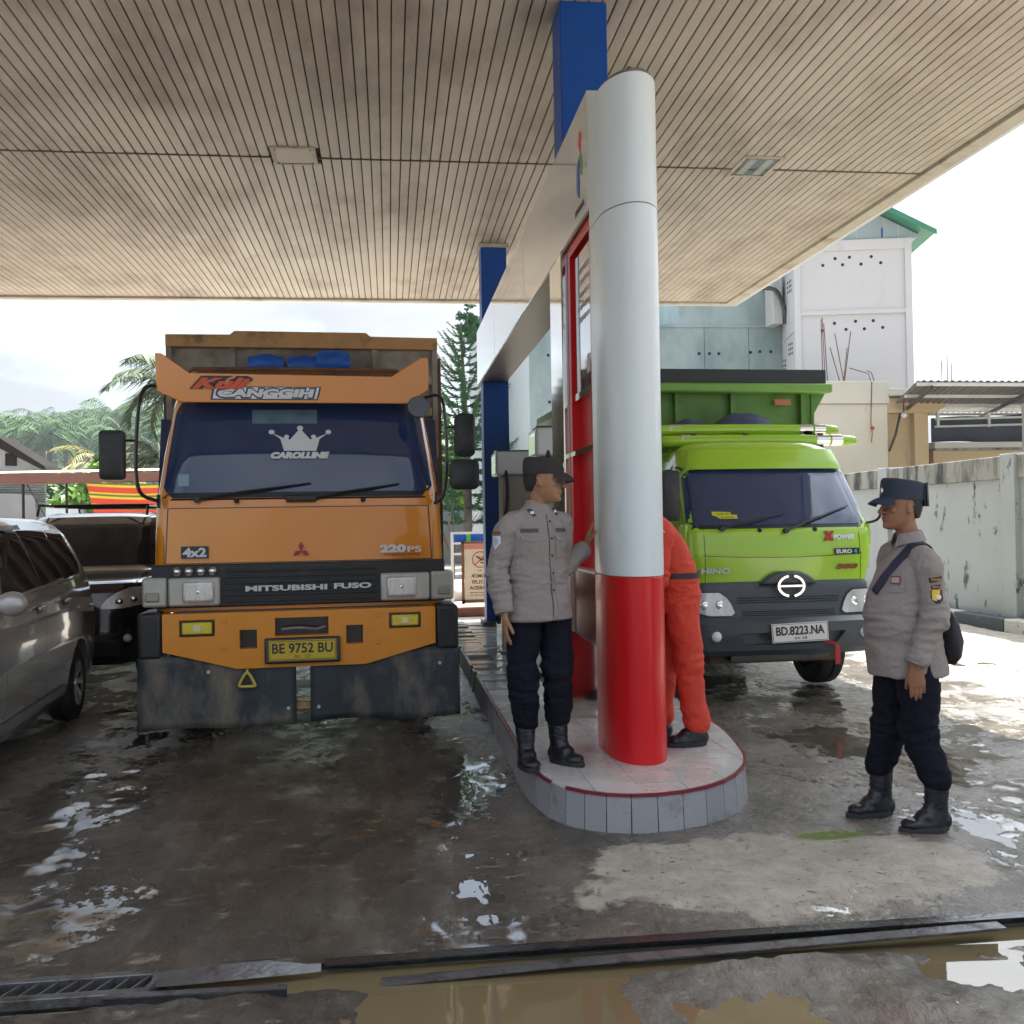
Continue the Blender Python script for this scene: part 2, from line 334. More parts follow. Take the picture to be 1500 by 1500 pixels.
def rail(name, label, pts, wf, hf, m):
    t = thing(name, label, 'steel rail', pts[0])
    o0 = Vector(pts[0]); f1 = MB(); f2 = MB()
    def fn(u, v, k):
        i = u * (len(pts) - 1); a = int(min(i, len(pts) - 2)); p = Vector(pts[a]).lerp(Vector(pts[a + 1]), i - a) - o0
        return p
    n = len(pts)
    P = [Vector(p) - o0 for p in pts]
    f1.rings([[p + Vector((0, 0, 0)), p + Vector((0, -wf, 0)), p + Vector((0, -wf, -.005)), p + Vector((0, 0, -.005))] for p in P])
    f2.rings([[p + Vector((0, .002, 0)), p + Vector((0, .002, -hf)), p + Vector((0, .007, -hf)), p + Vector((0, .007, 0))] for p in P])
    f1.build('flange', m, t, weld=False); f2.build('web', m, t); return t
rail('angle_rail', 'long dark steel angle edging the open drain below the fuel island', [(-.25, 3.715, .012), (.6, 3.715, .02), (1.4, 3.71, .022), (2.5, 3.715, .018), (5, 3.72, .006), (9, 3.72, .004)], .052, .10, dsteel)
rail('loose_rail', 'loose grey steel bar lying along the front of the long dark drain edging', [(-.05, 3.60, -.02), (.6, 3.60, .004), (1.3, 3.60, .015), (2.05, 3.60, .03), (2.23, 3.595, .035)], .055, .035, steel)
t = thing('bent_plate', 'buckled silvery steel plate at the end of the drain grating', 'steel plate', (-.83, 3.70, .01))
b_ = MB(); b_.grid(lambda u, v: (.57 * u, -.02 - .02 * u - .075 * v * (1 - .75 * u ** 2), .012 + .035 * math.sin(math.pi * min(1, u * 1.1)) * (1 - v * .8) * u - .02 * v), 24, 5)
b_.build('plate', steel, t, smooth=True, fix=False)
lip = MB().beam((.26, -.02, .03), (.42, .005, .022), .01, .006); lip.build('torn_lip', steel, t)
t = thing('lower_rail', 'short rusty steel strip sticking out below the drain grating', 'steel rail', (-.95, 3.50, -.006))
MB().beam((0, 0, 0), (.59, -.02, 0), .006, .05).build('web', dsteel, t); MB().beam((0, .015, .027), (.59, -.005, .027), .03, .005).build('flange', steel, t)
# grate
t = thing('drain_grating', 'steel drain grating with slanting bars at the left end of the trench', 'drain grating', (-2.6, 3.62, .012))
MB().box(0, 1.78, .055, .095, -.03, .006).build('side_bar', steel, t, bevel=.003); MB().box(0, 1.78, -.085, -.045, -.03, .006).build('side_bar', steel, t, bevel=.003)
MB().beam((1.765, -.06, -.012), (1.80, .075, -.012), .02, .03).build('end_bar', steel, t)
bar = MB().beam((0, -.05, -.018), (.045, .06, -.018), .008, .035).mesh('cross_bar', steel)
for k in range(29): link('cross_bar', bar, t, (.03 + k * .06, 0, 0), (0, 0, random.uniform(-.06, .06)))
# ---------------------------------------------------------------- canopy
H = 5.27
t = thing('station_canopy', 'wide fuel station canopy with grimy beige slatted ceiling', 'canopy', (0, 0, 0))
slatm = mat('grimy_beige_slat', (.555, .49, .415), .42, var=.14, vs=.55, bump=.15, bs=120, world=True, rand=.06, dirt=((.20, .15, .11), .46, .86, 1.3, (1, .45, 1)), spec=.5)
backm = mat('ceiling_gap', (.12, .085, .06), .9)
def slat(n0, n1):
    m = MB(); m.rings([[(-.043, y, .022), (-.045, y, .006), (-.041, y, 0), (-.02, y, -.001), (.02, y, -.001), (.041, y, 0), (.045, y, .006), (.043, y, .022)] for y in (n0, (n0 + n1) / 2, n1)])
    return m.mesh('ceiling_slat', slatm)
sA, sB = slat(10.47, 16.86), slat(3.35, 10.43)
hatch = (-1.09, -.69, 10.17, 10.62); lamp = (3.68, 4.08, 10.08, 10.64)
def clipped(x, a, b, me):
    for h in (hatch, lamp):
        if h[0] - .03 < x < h[1] + .03: return slat(max(a, h[3]), b) if a > 9 else slat(a, min(b, h[2]))
    return me
k = 0; x = 5.72
while x > -6.6:
    for (a, b, me) in ((10.47, 16.86, sA), (3.35, 10.43, sB)):
        o = link('ceiling_slat', clipped(x, a, b, me), t, (x, 0, H + random.uniform(0, .003)), (0, random.uniform(-.012, .012), 0))
    x -= .1; k += 1
rest = MB()
while x > -14:
    rest.box(x - .044, x + .044, 3.3, 16.86, H, H + .02); x -= .1
tag(rest.build('far_slats', slatm, t), kind='stuff')
wt = mat('off_white_trim', (.50, .46, .38), .5, var=.1, dirt=((.28, .20, .13), .5, .75, 2.5), world=True)
MB().box(-14, 5.9, 3.2, 17.0, H + .024, H + .03).build('ceiling_backing', backm, t)
MB().box(-14, 5.78, 16.865, 16.99, H - .035, H + .05).build('edge_trim', wt, t, bevel=.006)
MB().box(5.775, 5.93, 3.2, 16.99, H - .035, H + .05).build('edge_trim', wt, t, bevel=.006)
MB().box(-14, 5.77, 10.435, 10.465, H - .004, H + .02).build('seam_strip', backm, t)
whp = mat('gloss_white_panel', (.72, .74, .74), .25, coat=.3, var=.04)
MB().box(-14, 6.0, 17.0, 17.06, H - .03, H + .95).build('fascia', whp, t); MB().box(5.94, 6.0, 3.14, 17.0, H - .03, H + .95).build('fascia', whp, t)
MB().box(-14, 6.0, 3.08, 3.14, H - .03, H + .95).build('fascia', whp, t); MB().box(-14, 5.94, 3.14, 17.0, H + .70, H + .74).build('roof_deck', mat('zinc_deck', (.4, .4, .4), .5, .6), t)
def fixture(name, x0, x1, y0, y1, label, glassy):
    f = thing(name, label, 'ceiling lamp' if glassy else 'hatch', ((x0 + x1) / 2, (y0 + y1) / 2, H))
    a = (x1 - x0) / 2; c = (y1 - y0) / 2
    fr = MB(); fr.box(-a - .02, a + .02, -c - .02, -c + .02, -.012, .02).box(-a - .02, a + .02, c - .02, c + .02, -.012, .02).box(-a - .02, -a + .02, -c + .02, c - .02, -.012, .02).box(a - .02, a + .02, -c + .02, c - .02, -.012, .02)
    fr.build('frame', wt, f)
    if glassy:
        MB().box(-a + .02, a - .02, -c + .02, c - .02, -.004, .004).build('lens', mat('lamp_glass', (.20, .23, .22), .12, .35, var=.35, vs=5), f)
        for s in (-1, 1): MB().box(s * a * .45 - .04, s * a * .45 + .04, -c + .06, c - .06, -.010, -.0045).build('reflector_strip', mat('lamp_tube', (.45, .48, .45), .2, .4), f)
    else: MB().box(-a + .02, a - .02, -c + .02, c - .02, -.006, .004).build('cover', slatm, f)
    for sx in (-1, 1):
        for sy in (-1, 1): MB().cyl((sx * a * .86, sy * c * .86, -.016), (sx * a * .86, sy * c * .86, 0), .008, n=8).build('screw', backm, f)
fixture('ceiling_hatch', *hatch, 'square beige blanking hatch in the canopy ceiling above the orange truck', False)
fixture('ceiling_lamp', *lamp, 'unlit recessed glass ceiling lamp above the green truck', True)
# pillars
blue = mat('royal_blue_cladding', (.004, .070, .36), .45, spec=.3, var=.06)
def pillar(y, label):
    p = thing('blue_pillar', label, 'pillar', (1.43, y, .2), group='blue canopy pillars')
    MB().box(-.17, .17, -.17, .17, 0, H - .2 - .001).build('cladding', blue, p, bevel=.008)
    if y > 10: MB().box(-.2, .2, -.2, .2, H - .25, H - .2 - .002).build('capital', wt, p)
    MB().box(-.22, .22, -.22, .22, 0, .06).build('plinth', conc, p)
pillar(7.32, 'near blue canopy pillar rising behind the white and red column')
pillar(13.66, 'far blue canopy pillar beside the mirrored warning sign')
# ---------------------------------------------------------------- fuel island
t = thing('fuel_island', 'raised fuel island with grey kerb tiles and white glossy floor tiles', 'fuel island', (0, 0, 0))
def outline(off=0., n=26, y1=13.9):
    K = [(.757, 6.5), (.748, 6.05), (.765, 5.66), (.805, 5.377), (.88, 5.20), (.981, 5.085), (1.11, 5.01), (1.27, 4.985), (1.44, 5.015), (1.612, 5.10), (1.76, 5.235), (1.878, 5.40), (1.96, 5.56), (2.02, 5.75), (2.075, 6.05), (2.124, 6.42), (2.15, 6.85)]
    m = len(K) - 1; P = []
    for k in range(n + 1):
        q = k / n * m; i = min(int(q), m - 1); t = q - i; a, b, c, d = (Vector(K[max(0, i - 1)]), Vector(K[i]), Vector(K[i + 1]), Vector(K[min(m, i + 2)]))
        p = .5 * ((2 * b) + (c - a) * t + (2 * a - 5 * b + 4 * c - d) * t * t + (3 * b - a - 3 * c + d) * t ** 3); dd = (c - b).normalized(); P.append((p.x - dd.y * off, p.y + dd.x * off))
    return P
core = outline(.03); MB().prism([(p[0], p[1]) for p in core] + [(2.13, 14.6), (.79, 14.6)], -.03, .17, 'z').build('island_core', conc, t)
kt = mat('grey_kerb_tile', (.30, .30, .32), .45, var=.12, vs=90, bump=.15, bs=200, rand=.08, dirt=((.10, .085, .06), .55, .8, 6))
ft = mat('white_floor_tile', (.60, .60, .59), .09, var=.06, vs=6, rand=.05, coat=.2, dirt=((.36, .34, .30), .45, .75, 5))
edm = mat('maroon_edge_strip', (.19, .015, .03), .35, var=.15)
pts = outline(0., 20)
side = [(.757, 6.5 + .2 * k) for k in range(36, 0, -1)]; side2 = [(2.155, 6.85 + .2 * k) for k in range(1, 35)]
loop = side + pts + side2
for i in range(len(loop) - 1):
    a, b = Vector(loop[i] + (0,)), Vector(loop[i + 1] + (0,)); d = (b - a).normalized(); n_ = Vector((d.y, -d.x, 0)); a2 = a + d * .002; b2 = b - d * .002
    ta = MB(); flare = .012; jl = random.uniform(-.004, .002) if a.y > 7.2 else 0
    ta.add([a2 + n_ * (flare + jl) + Vector((0, 0, -.03)), b2 + n_ * (flare + jl) + Vector((0, 0, -.03)), b2 - n_ * .028 + Vector((0, 0, -.03)), a2 - n_ * .028 + Vector((0, 0, -.03)),
            a2 + n_ * jl + Vector((0, 0, .183)), b2 + n_ * jl + Vector((0, 0, .183)), b2 - n_ * .028 + Vector((0, 0, .183)), a2 - n_ * .028 + Vector((0, 0, .183))],
           [(0, 3, 2, 1), (4, 5, 6, 7), (0, 1, 5, 4), (1, 2, 6, 5), (2, 3, 7, 6), (3, 0, 4, 7)])
    if a.y > 7.4 and a.x < 1 and random.random() < .25: continue
    ta.build('kerb_tile', kt, t)
    if a.y < 9 and not (i == 40): MB().beam(a + Vector((0, 0, .191)), b + Vector((0, 0, .191)), .014, .016).build('edge_strip', edm, t)
full = outline(.012, 40); poly = [(p[0], p[1]) for p in full] + [(2.148, 14.5), (.772, 14.5)]
def clip_poly(poly, x0, x1, y0, y1):
    def cl(P, f, inter):
        o_ = []
        for i in range(len(P)):
            a, b = P[i - 1], P[i]
            if f(b):
                if not f(a): o_.append(inter(a, b))
                o_.append(b)
            elif f(a): o_.append(inter(a, b))
        return o_
    def ix(X): return lambda a, b: (X, a[1] + (b[1] - a[1]) * (X - a[0]) / (b[0] - a[0]))
    def iy(Y): return lambda a, b: (a[0] + (b[0] - a[0]) * (Y - a[1]) / (b[1] - a[1]), Y)
    P = cl(poly, lambda p: p[0] >= x0, ix(x0))
    if P: P = cl(P, lambda p: p[0] <= x1, ix(x1))
    if P: P = cl(P, lambda p: p[1] >= y0, iy(y0))
    if P: P = cl(P, lambda p: p[1] <= y1, iy(y1))
    return P
S = .235; nt_ = 0
for i in range(6):
    for j in range(41):
        x0 = .772 + i * S; y0 = 4.95 + j * S
        P = clip_poly(poly, x0 + .0012, x0 + S - .0012, y0 + .0012, y0 + S - .0012)
        if P and len(P) > 2:
            dz = random.uniform(-.0015, .0015) if y0 < 7.5 else random.uniform(-.012, .004)
            if y0 > 8.5 and x0 < 1.0 and random.random() < .3: continue
            MB().prism(P, .16, .2 + dz, 'z').build('floor_tile', ft, t); nt_ += 1
# ---------------------------------------------------------------- gantry (column, beam, infill)
t = thing('pump_gantry', 'pump gantry with tall white and red column and long glossy white beam', 'fuel gantry', (1.405, 5.7, .2))
whc = mat('gloss_white_enamel', (.72, .775, .80), .32, spec=.35, coat=.12, var=.02, vs=1.2, dirt=((.54, .54, .51), .62, .82, 5, (1, 1, .3)))
redm = mat('gloss_red_enamel', (.60, .006, .010), .36, spec=.35, coat=.1, var=.07, vs=2.5, dirt=((.34, .03, .02), .62, .82, 7, (1, 1, .5)))
def stadium(n=32, r=.168, y0=.16, y1=.42):
    return [(r * math.cos(math.pi + math.pi * k / n), y0 + (r + .15) * math.sin(math.pi + math.pi * k / n)) for k in range(n + 1)] + [(r * math.cos(math.pi * k / n), y1 + (r * .25) * math.sin(math.pi * k / n)) for k in range(n + 1)]
def stad(z0, z1, name, m, g=0, thick=None, bev=.004):
    b = MB().prism(stadium(r=.168 - g), z0, z1, 'z'); return b.build(name, m, t, bevel=bev, smooth=True, ang=30)
stad(0.0, 1.040, 'red_base_shell', redm); stad(1.043, 3.125, 'white_lower_shell', whc); stad(3.130, 3.86, 'white_upper_shell', whc); stad(1.0, 3.2, 'inner_core', backm, .006, bev=0)
capb = MB().prism(stadium(r=.15), 3.86, 3.885, 'z'); capb.build('top_cap', mat('cap_metal', (.2, .2, .2), .4, .7), t, bevel=.004)
MB().tube([(-.06, -.03, 3.88), (-.02, -.05, 3.92), (.06, -.04, 3.89)], .012, 6).build('cable_stub', backm, t)
beamm = mat('gloss_ivory_panel', (.60, .60, .56), .10, coat=.6, var=.03)
mir = mat('polished_steel', (.62, .60, .56), .09, 1., var=.08, bump=.04, bs=3)
for (a, b) in ((.43, 3.4), (3.405, 6.0), (6.005, 8.35)):
    MB().box(-.17, .17, a, b, 3.262, 3.995).build('beam_panel', beamm, t, bevel=.006)
MB().box(-.165, .165, .43, 8.35, 3.25, 3.259).build('soffit_plate', mir, t)
MB().box(-.172, .172, .43, 8.36, 3.235, 3.249).build('beam_edge', mat('bronze_edge', (.16, .12, .08), .35, .5), t)
# steel-clad post around pillar, red infill
MB().box(-.20, .20, 1.27, 1.50, 0, 3.233).build('steel_post', mir, t, bevel=.01); MB().box(-.19, .19, 1.52, 1.84, 0, 3.233).build('steel_post', mir, t, bevel=.01)
MB().box(-.10, .10, .42, 1.26, 1.05, 3.233).build('infill_panel', redm, t)
MB().box(-.155, -.101, .43, .5, 1.05, 3.233).build('infill_frame', redm, t); MB().box(-.155, -.101, 1.18, 1.26, 1.05, 3.233).build('infill_frame', redm, t); MB().box(-.155, -.101, .5, 1.18, 3.16, 3.233).build('infill_frame', redm, t)
post = mat('poster_maroon', (.07, .012, .025), .08, coat=.9, var=.3, vs=3)
MB().box(-.135, -.105, .55, 1.1, 2.22, 3.12).build('poster', post, t); MB().box(-.142, -.10, .52, 1.13, 2.17, 2.215).build('poster_ledge', mir, t)
wtx = mat('white_print', (.6, .58, .58), .5)
for k in range(5): dashes(t, wtx, .62, 1.02 - .03 * (k % 3), 3.0 - k * .08, .04, k, lambda a, z: (-.1365, a, z), 12)
MB().box(-.137, -.135, .62, .72, 2.30, 2.42).build('price_tag', wtx, t)
MB().box(-.16, -.10, .45, 1.25, 1.80, 1.83).build('shelf', mir, t)
MB().box(-.168, .168, .43, 1.26, .60, 1.03).build('red_cabinet', mat('dark_red_gloss', (.20, .008, .012), .1, coat=.6), t, bevel=.006)
MB().box(-.172, .172, .43, 1.262, 1.032, 1.048).build('cabinet_top', whc, t)
# emblem on the beam flank: three swooshes and the station word
em = [((.85, .02, .03), [(.60, 3.78), (.66, 3.83), (.72, 3.76), (.66, 3.70)]), ((.12, .35, .12), [(.60, 3.66), (.66, 3.70), (.66, 3.58), (.60, 3.53)]), ((.02, .08, .4), [(.68, 3.68), (.78, 3.62), (.78, 3.46), (.70, 3.42)])]
for c, P in em:
    MB().prism([(y, z) for y, z in P], -.174, -.1705, 'x').build('emblem_swoosh', mat('emblem_%d' % int(c[0] * 100), c, .3), t)
text('PERTAMINA', .06, mat('emblem_text', (.15, .03, .1), .4), t, (-.1725, .70, 3.35), (R(90), 0, R(-90)), width=.3, ext=.001)
# ---------------------------------------------------------------- vehicles
org = mat('orange_truck_paint', (.80, .27, .008), .22, coat=1., var=.05, vs=1.5, dirt=((.50, .27, .08), .66, 1.0, 4))
orb = mat('orange_bumper_paint', (.80, .29, .012), .36, coat=.3, var=.08, vs=3, bump=.05, bs=8)
blk = mat('black_plastic', (.018, .020, .024), .45, var=.2, vs=8, dirt=((.10, .085, .065), .58, .85, 5))
blkg = mat('black_gloss_metal', (.010, .012, .016), .28, coat=.3)
rub = mat('tyre_rubber', (.016, .016, .017), .75, var=.3, vs=10, bump=.4, bs=60, dirt=((.08, .065, .05), .55, .8, 6))
def glassm(name, col, rough=.02, c=.6, sp=.5):
    m = mat(name, col, rough, var=.15, vs=1.5, coat=c, spec=sp); return m
wsg = glassm('dark_windscreen_glass', (.018, .040, .115)); csg = glassm('car_window_glass', (.012, .013, .016), .02, 0, .45)
chrome = mat('chrome', (.72, .72, .73), .1, 1., var=.03); sil = mat('silver_print', (.55, .57, .6), .3, .5, var=.05)
wpr = mat('white_decal', (.72, .74, .76), .5, var=.04); rdp = mat('red_decal', (.42, .02, .02), .4); bkp = mat('black_decal', (.02, .02, .02), .5)
lens = mat('clear_lamp_lens', (.70, .72, .72), .12, .1, var=.12, vs=30, coat=.8); flute = mat('fluted_lamp_glass', (.72, .75, .77), .08, .25, var=.45, vs=9, bump=.5, bs=50, coat=.8, stretch=(1, 1, .3)); lensg = mat('hazy_lamp_housing', (.46, .46, .42), .22, .1, var=.15, vs=12, coat=.5)
ylens = mat('yellow_fog_lens', (.72, .58, .01), .15, var=.2, vs=40, coat=.6)
mud = mat('muddy_black_flap', (.032, .042, .052), .55, var=.3, vs=6, bump=.35, bs=25, dirt=((.24, .20, .15), .46, .70, 3.2, (1, 1, .45)))
rust = mat('rusty_brown_paint', (.16, .075, .035), .7, var=.4, vs=6, bump=.3, bs=30, dirt=((.07, .05, .04), .45, .65, 5))
tan = mat('worn_tan_paint', (.50, .28, .11), .6, var=.2, vs=4, bump=.2, bs=30, dirt=((.14, .09, .06), .5, .72, 5))
greyp = mat('dusty_grey_steel', (.33, .295, .265), .7, var=.2, vs=5, bump=.2, bs=20, dirt=((.15, .11, .08), .45, .7, 3))
woodm = mat('pale_wood', (.42, .30, .19), .75, var=.25, vs=6, stretch=(1, 1, 8), bump=.2)
def rrect(hw, y0, y1, r, z, nc=5, bul=0., nf=8):
    P = []
    def corner(cx, cy, a0):
        for k in range(nc + 1):
            a = a0 + math.pi / 2 * k / nc; P.append([cx + r * math.cos(a), cy + r * math.sin(a), z])
    corner(-hw + r, y0 + r, math.pi)
    for k in range(1, nf): P.append([-hw + r + (2 * hw - 2 * r) * k / nf, y0, z])
    corner(hw - r, y0 + r, 1.5 * math.pi); corner(hw - r, y1 - r, 0); corner(-hw + r, y1 - r, math.pi / 2)
    for p in P:
        if p[1] < (y0 + y1) / 2: p[1] += bul * (p[0] / hw) ** 2
    return P
def lerp_levels(lv, z):
    for a, b in zip(lv, lv[1:]):
        if a[0] <= z <= b[0] + 1e-9:
            t = (z - a[0]) / (b[0] - a[0] + 1e-9); return [p + (q - p) * t for p, q in zip(a, b)]
    return lv[0] if z < lv[0][0] else lv[-1]
def dense(lv, dz=.06):
    o_ = []; z = lv[0][0]
    zs = sorted(set([round(a[0], 4) for a in lv] + [round(lv[0][0] + k * dz, 4) for k in range(int((lv[-1][0] - lv[0][0]) / dz))]))
    return [lerp_levels(lv, z) for z in zs]
def shell(lv, bul=0., cap=True):
    return MB().rings([rrect(hw, y0, y1, r, z, bul=bul) for z, y0, y1, hw, r in lv], cap)
def front_pt(lv, x, z, off, bul):
    _, y0, y1, hw, r = lerp_levels(lv, z); y = y0 + bul * (x / hw) ** 2; d = abs(x) - (hw - r)
    if d > 0: y += r - math.sqrt(max(0, r * r - min(d, r) ** 2))
    return (x, y - off, z)
def front_patch(lv, poly_l, poly_r, bul, off, n=18, thick=.006):
    """patch that follows the cab front; edges given as lists of (z, xl, xr)"""
    m = MB()
    def at(z, i):
        for a, b in zip(poly_l, poly_l[1:]):
            if a[0] <= z <= b[0] + 1e-9: t = (z - a[0]) / (b[0] - a[0]); return a[i] + (b[i] - a[i]) * t
        return poly_l[-1][i]
    z0, z1 = poly_l[0][0], poly_l[-1][0]
    def fn(o_):
        def f(u, v):
            z = z0 + (z1 - z0) * v; x = at(z, 1) + (at(z, 2) - at(z, 1)) * u; return front_pt(lv, x, z, o_, bul)
        return f
    m.grid(fn(off), n, 16); k = len(m.v); m.grid(fn(off - thick), n, 16)
    return m
def wheel(parent, x, y, r, wd, rim, name='wheel', side=1, spokes=0):
    tyre = MB(); prof = [(-wd / 2, r * .62), (-wd / 2, r * .88), (-wd * .42, r * .975), (-wd * .3, r), (-.012, r), (-.010, r - .012), (.010, r - .012), (.012, r), (wd * .3, r), (wd * .42, r * .975), (wd / 2, r * .88), (wd / 2, r * .62)]
    n = 40
    tyre.rings([[(px, pr * math.cos(2 * math.pi * k / n), pr * math.sin(2 * math.pi * k / n)) for k in range(n)] for px, pr in prof], False)
    wmesh = tyre.build(name, rub, parent, smooth=True, ang=30, loc=(x, y, r))
    rm = MB(); rp = [(wd * .46, .62), (wd * .40, .58), (wd * .15, .52), (wd * .12, .2), (wd * .3, .16), (wd * .3, .0001)]
    rm.rings([[(side * px, r * pr * math.cos(2 * math.pi * k / n), r * pr * math.sin(2 * math.pi * k / n)) for k in range(n)] for px, pr in rp], False)
    rm.build('rim', blkg if spokes else rim, wmesh, smooth=True, ang=30)
    if spokes:
        sp = MB(); 
        for k in range(spokes):
            a = 2 * math.pi * k / spokes; c, s_ = math.cos(a), math.sin(a)
            for da in (-.13, .13):
                c2, s2 = math.cos(a + da), math.sin(a + da)
                sp.beam((side * wd * .34, r * .10 * c, r * .10 * s_), (side * wd * .42, r * .57 * c2, r * .57 * s2), .022, .018, up=(1, 0, 0))
        sp.cyl((side * wd * .28, 0, 0), (side * wd * .42, 0, 0), r * .17, r * .14, 20)
        sp.rings([[(side * wd * q, r * pr * math.cos(2 * math.pi * k / n), r * pr * math.sin(2 * math.pi * k / n)) for k in range(n)] for q, pr in ((.47, .63), (.49, .61), (.44, .55), (.40, .56))], False)
        sp.build('spokes', rim, wmesh, smooth=True, ang=30)
    return wmesh
def wiper(parent, p, q, lv=None):
    w_ = MB(); a = Vector(p); b = Vector(q); m_ = a.lerp(b, .55)
    w_.tube([a, a.lerp(b, .3) + Vector((0, -.02, .01)), m_ + Vector((0, -.015, .0))], [.011, .009, .006], 6)
    d = (b - a).normalized(); s0 = m_ - d * .16 + Vector((0, -.012, .015)); w_.tube([s0, m_ + Vector((0, -.02, .006)), b + Vector((0, -.008, 0))], [.006, .010, .005], 6)
    w_.cyl(a + Vector((0, .03, 0)), a + Vector((0, -.015, 0)), .022, n=12)
    w_.build('wiper', blk, parent, smooth=True)
def add_mirror(parent, x0, x1, z0, z1, y, yd=.09, rr=.03):
    b = MB(); n = 10
    lv = [(y - yd * .5, .8), (y - yd * .3, 1), (y + yd * .4, 1), (y + yd * .5, .94)]
    cx, cz, hx, hz = (x0 + x1) / 2, (z0 + z1) / 2, (x1 - x0) / 2, (z1 - z0) / 2
    b.rings([[(cx + p[0] * k, yy, cz + p[1] * k) for p in [(q[0], q[1]) for q in rrect(hx, -hz, hz, rr, 0, nf=2)]] for yy, k in lv])
    return b.build('mirror', blk, parent, smooth=True, ang=40)

# ======== orange dump truck
T = thing('orange_dump_truck', 'orange dump truck with crown decal and yellow number plate parked in the left lane', 'truck', (-.66, 7.80, 0), 3.2)
LV = dense([(.93, .10, 1.80, 1.075, .10), (1.28, .085, 1.82, 1.085, .11), (1.72, .10, 1.82, 1.075, .13), (2.10, .185, 1.82, 1.03, .15), (2.52, .30, 1.80, .965, .17), (2.66, .36, 1.78, .93, .2), (2.74, .46, 1.70, .86, .22), (2.77, .62, 1.55, .74, .2)])
BU = .05
shell(LV, BU).build('cab_shell', org, T, smooth=True, ang=40)
fp = front_patch(LV, [(1.295, -.985, .985), (1.70, -.965, .965)], None, BU, .014, 20); fp.build('front_panel', org, T, smooth=True, ang=180, fix=False)
fp = front_patch(LV, [(1.288, -.995, .995), (1.707, -.975, .975)], None, BU, .003, 20); fp.build('panel_gap', blkg, T, smooth=True, ang=180, fix=False)
front_patch(LV, [(1.78, -1.01, 1.01), (1.82, -1.045, 1.045), (2.48, -.962, .962), (2.54, -.92, .92)], None, BU, .003, 24).build('windscreen_seal', mat('seal_rubber', (.01, .012, .015), .5), T, smooth=True, ang=180, fix=False)
ws = front_patch(LV, [(1.82, -.98, .98), (1.86, -1.008, 1.008), (2.45, -.935, .935), (2.52, -.89, .89)], None, BU, .008, 24, .003).build('windscreen', wsg, T, smooth=True, ang=180, fix=False)
for s in (-1, 1):   # side windows and doors
    MB().prism([(.42, 1.80), (1.30, 1.80), (1.30, 2.42), (.62, 2.42)], s * 1.0, s * 1.085, 'x').build('side_window', wsg, T)
    MB().box(min(s * 1.08, s * 1.09), max(s * 1.08, s * 1.09), 1.35, 1.37, 1.0, 2.5).build('door_seam', blkg, T)
MB().box(-1.085, 1.085, .062, .6, .965, 1.285).build('grille_panel', blk, T, bevel=.012)
for k in range(6): MB().box(-.56, .56, .040, .07, 1.0 + k * .045, 1.018 + k * .045).build('grille_slat', blk, T, bevel=.004)
for s in (-1, 1):
    h = MB().box(-.185, .185, -.05, .06, -.105, .105).build('headlight', lensg, T, bevel=.018, loc=(s * .775, .06, 1.085))
    MB().box(-.115, .115, -.078, -.03, -.08, .08).build('lamp_lens', flute, h, bevel=.03, loc=(s * -.03, 0, 0), seg=4)
    MB().ball((0, -.05, 0), (.03, .032, .028)).build('bulb', chrome, h, smooth=True, loc=(s * -.03, 0, 0))
    MB().box(-.09, .09, -.045, .14, -.11, .11).build('corner_lamp', lensg, T, bevel=.02, loc=(s * 1.06, .09, 1.085))
    MB().box(-.05, .05, -.055, .0, -.085, -.015).build('indicator_lens', mat('amber_grey_lens', (.32, .29, .24), .2, coat=.5), T, bevel=.012, loc=(s * 1.075, .085, 1.10))
for k in range(4):
    MB().ball((0, 0, 0), (.034, .03, .034), 14, 8).build('marker_lamp', chrome, T, smooth=True, loc=(-.90 + k * .085, .045, 1.235))
bp_ = MB().prism([(-.995, .93), (.995, .93), (.995, .655), (.47, .515), (-.47, .515), (-.995, .655)], -.045, .09, 'y').build('bumper', orb, T, weld=True)
cu_ = MB(); cu_.box(-.195, .195, -.2, .3, .745, .88); cu_.box(-.45, -.325, -.2, .3, .66, .80); cu_.box(.325, .45, -.2, .3, .67, .81)
cu_.box(-.875, -.625, -.08, -.02, .76, .885); cu_.box(.645, .885, -.08, -.02, .775, .895); cut(bp_, cu_)
b2 = bp_.modifiers.new('bevel', 'BEVEL'); b2.width = .014; b2.segments = 3; b2.limit_method = 'ANGLE'; b2.angle_limit = R(40)
MB().box(-.9, .9, .095, .35, .50, .94).build('bumper_back', blkg, T)
MB().tube([(-.15, .02, .79), (-.02, .0, .80), (.1, .03, .785), (.17, .05, .80)], .010, 6, 4).build('cable', greyp, T, smooth=True)
for x0, x1, z0, z1 in ((-.862, -.638, .775, .87), (.658, .872, .79, .88)):
    f = MB().box(x0 - .008, x1 + .008, -.052, -.018, z0 - .008, z1 + .008).build('fog_lamp_frame', blkg, T, bevel=.006)
    MB().box(x0 + .006, x1 - .006, -.062, -.03, z0 + .004, z1 - .004).build('fog_lamp', ylens, f, bevel=.01)
    MB().box((x0 + x1) / 2 - .03, (x0 + x1) / 2 + .03, -.064, -.05, z0 + .02, z1 - .02).build('bulb', mat('bulb_glow', (.8, .75, .4), .15), f, bevel=.008)
for x, z in ((-.56, .88), (-.56, .68), (.56, .88), (.56, .68)): MB().cyl((x, -.052, z), (x, -.04, z), .022, n=14).build('bolt', orb, T, bevel=.004)
for s in (-1, 1): MB().box(min(s * .998, s * 1.175), max(s * .998, s * 1.175), -.03, .42, .60, .94).build('bumper_end', blk, T, bevel=.03, seg=3)
pl = MB().box(-.275, .275, -.022, .0, -.105, .085).build('plate_frame', blkg, T, bevel=.012, loc=(.005, -.062, .65), rot=(R(-4), 0, 0))
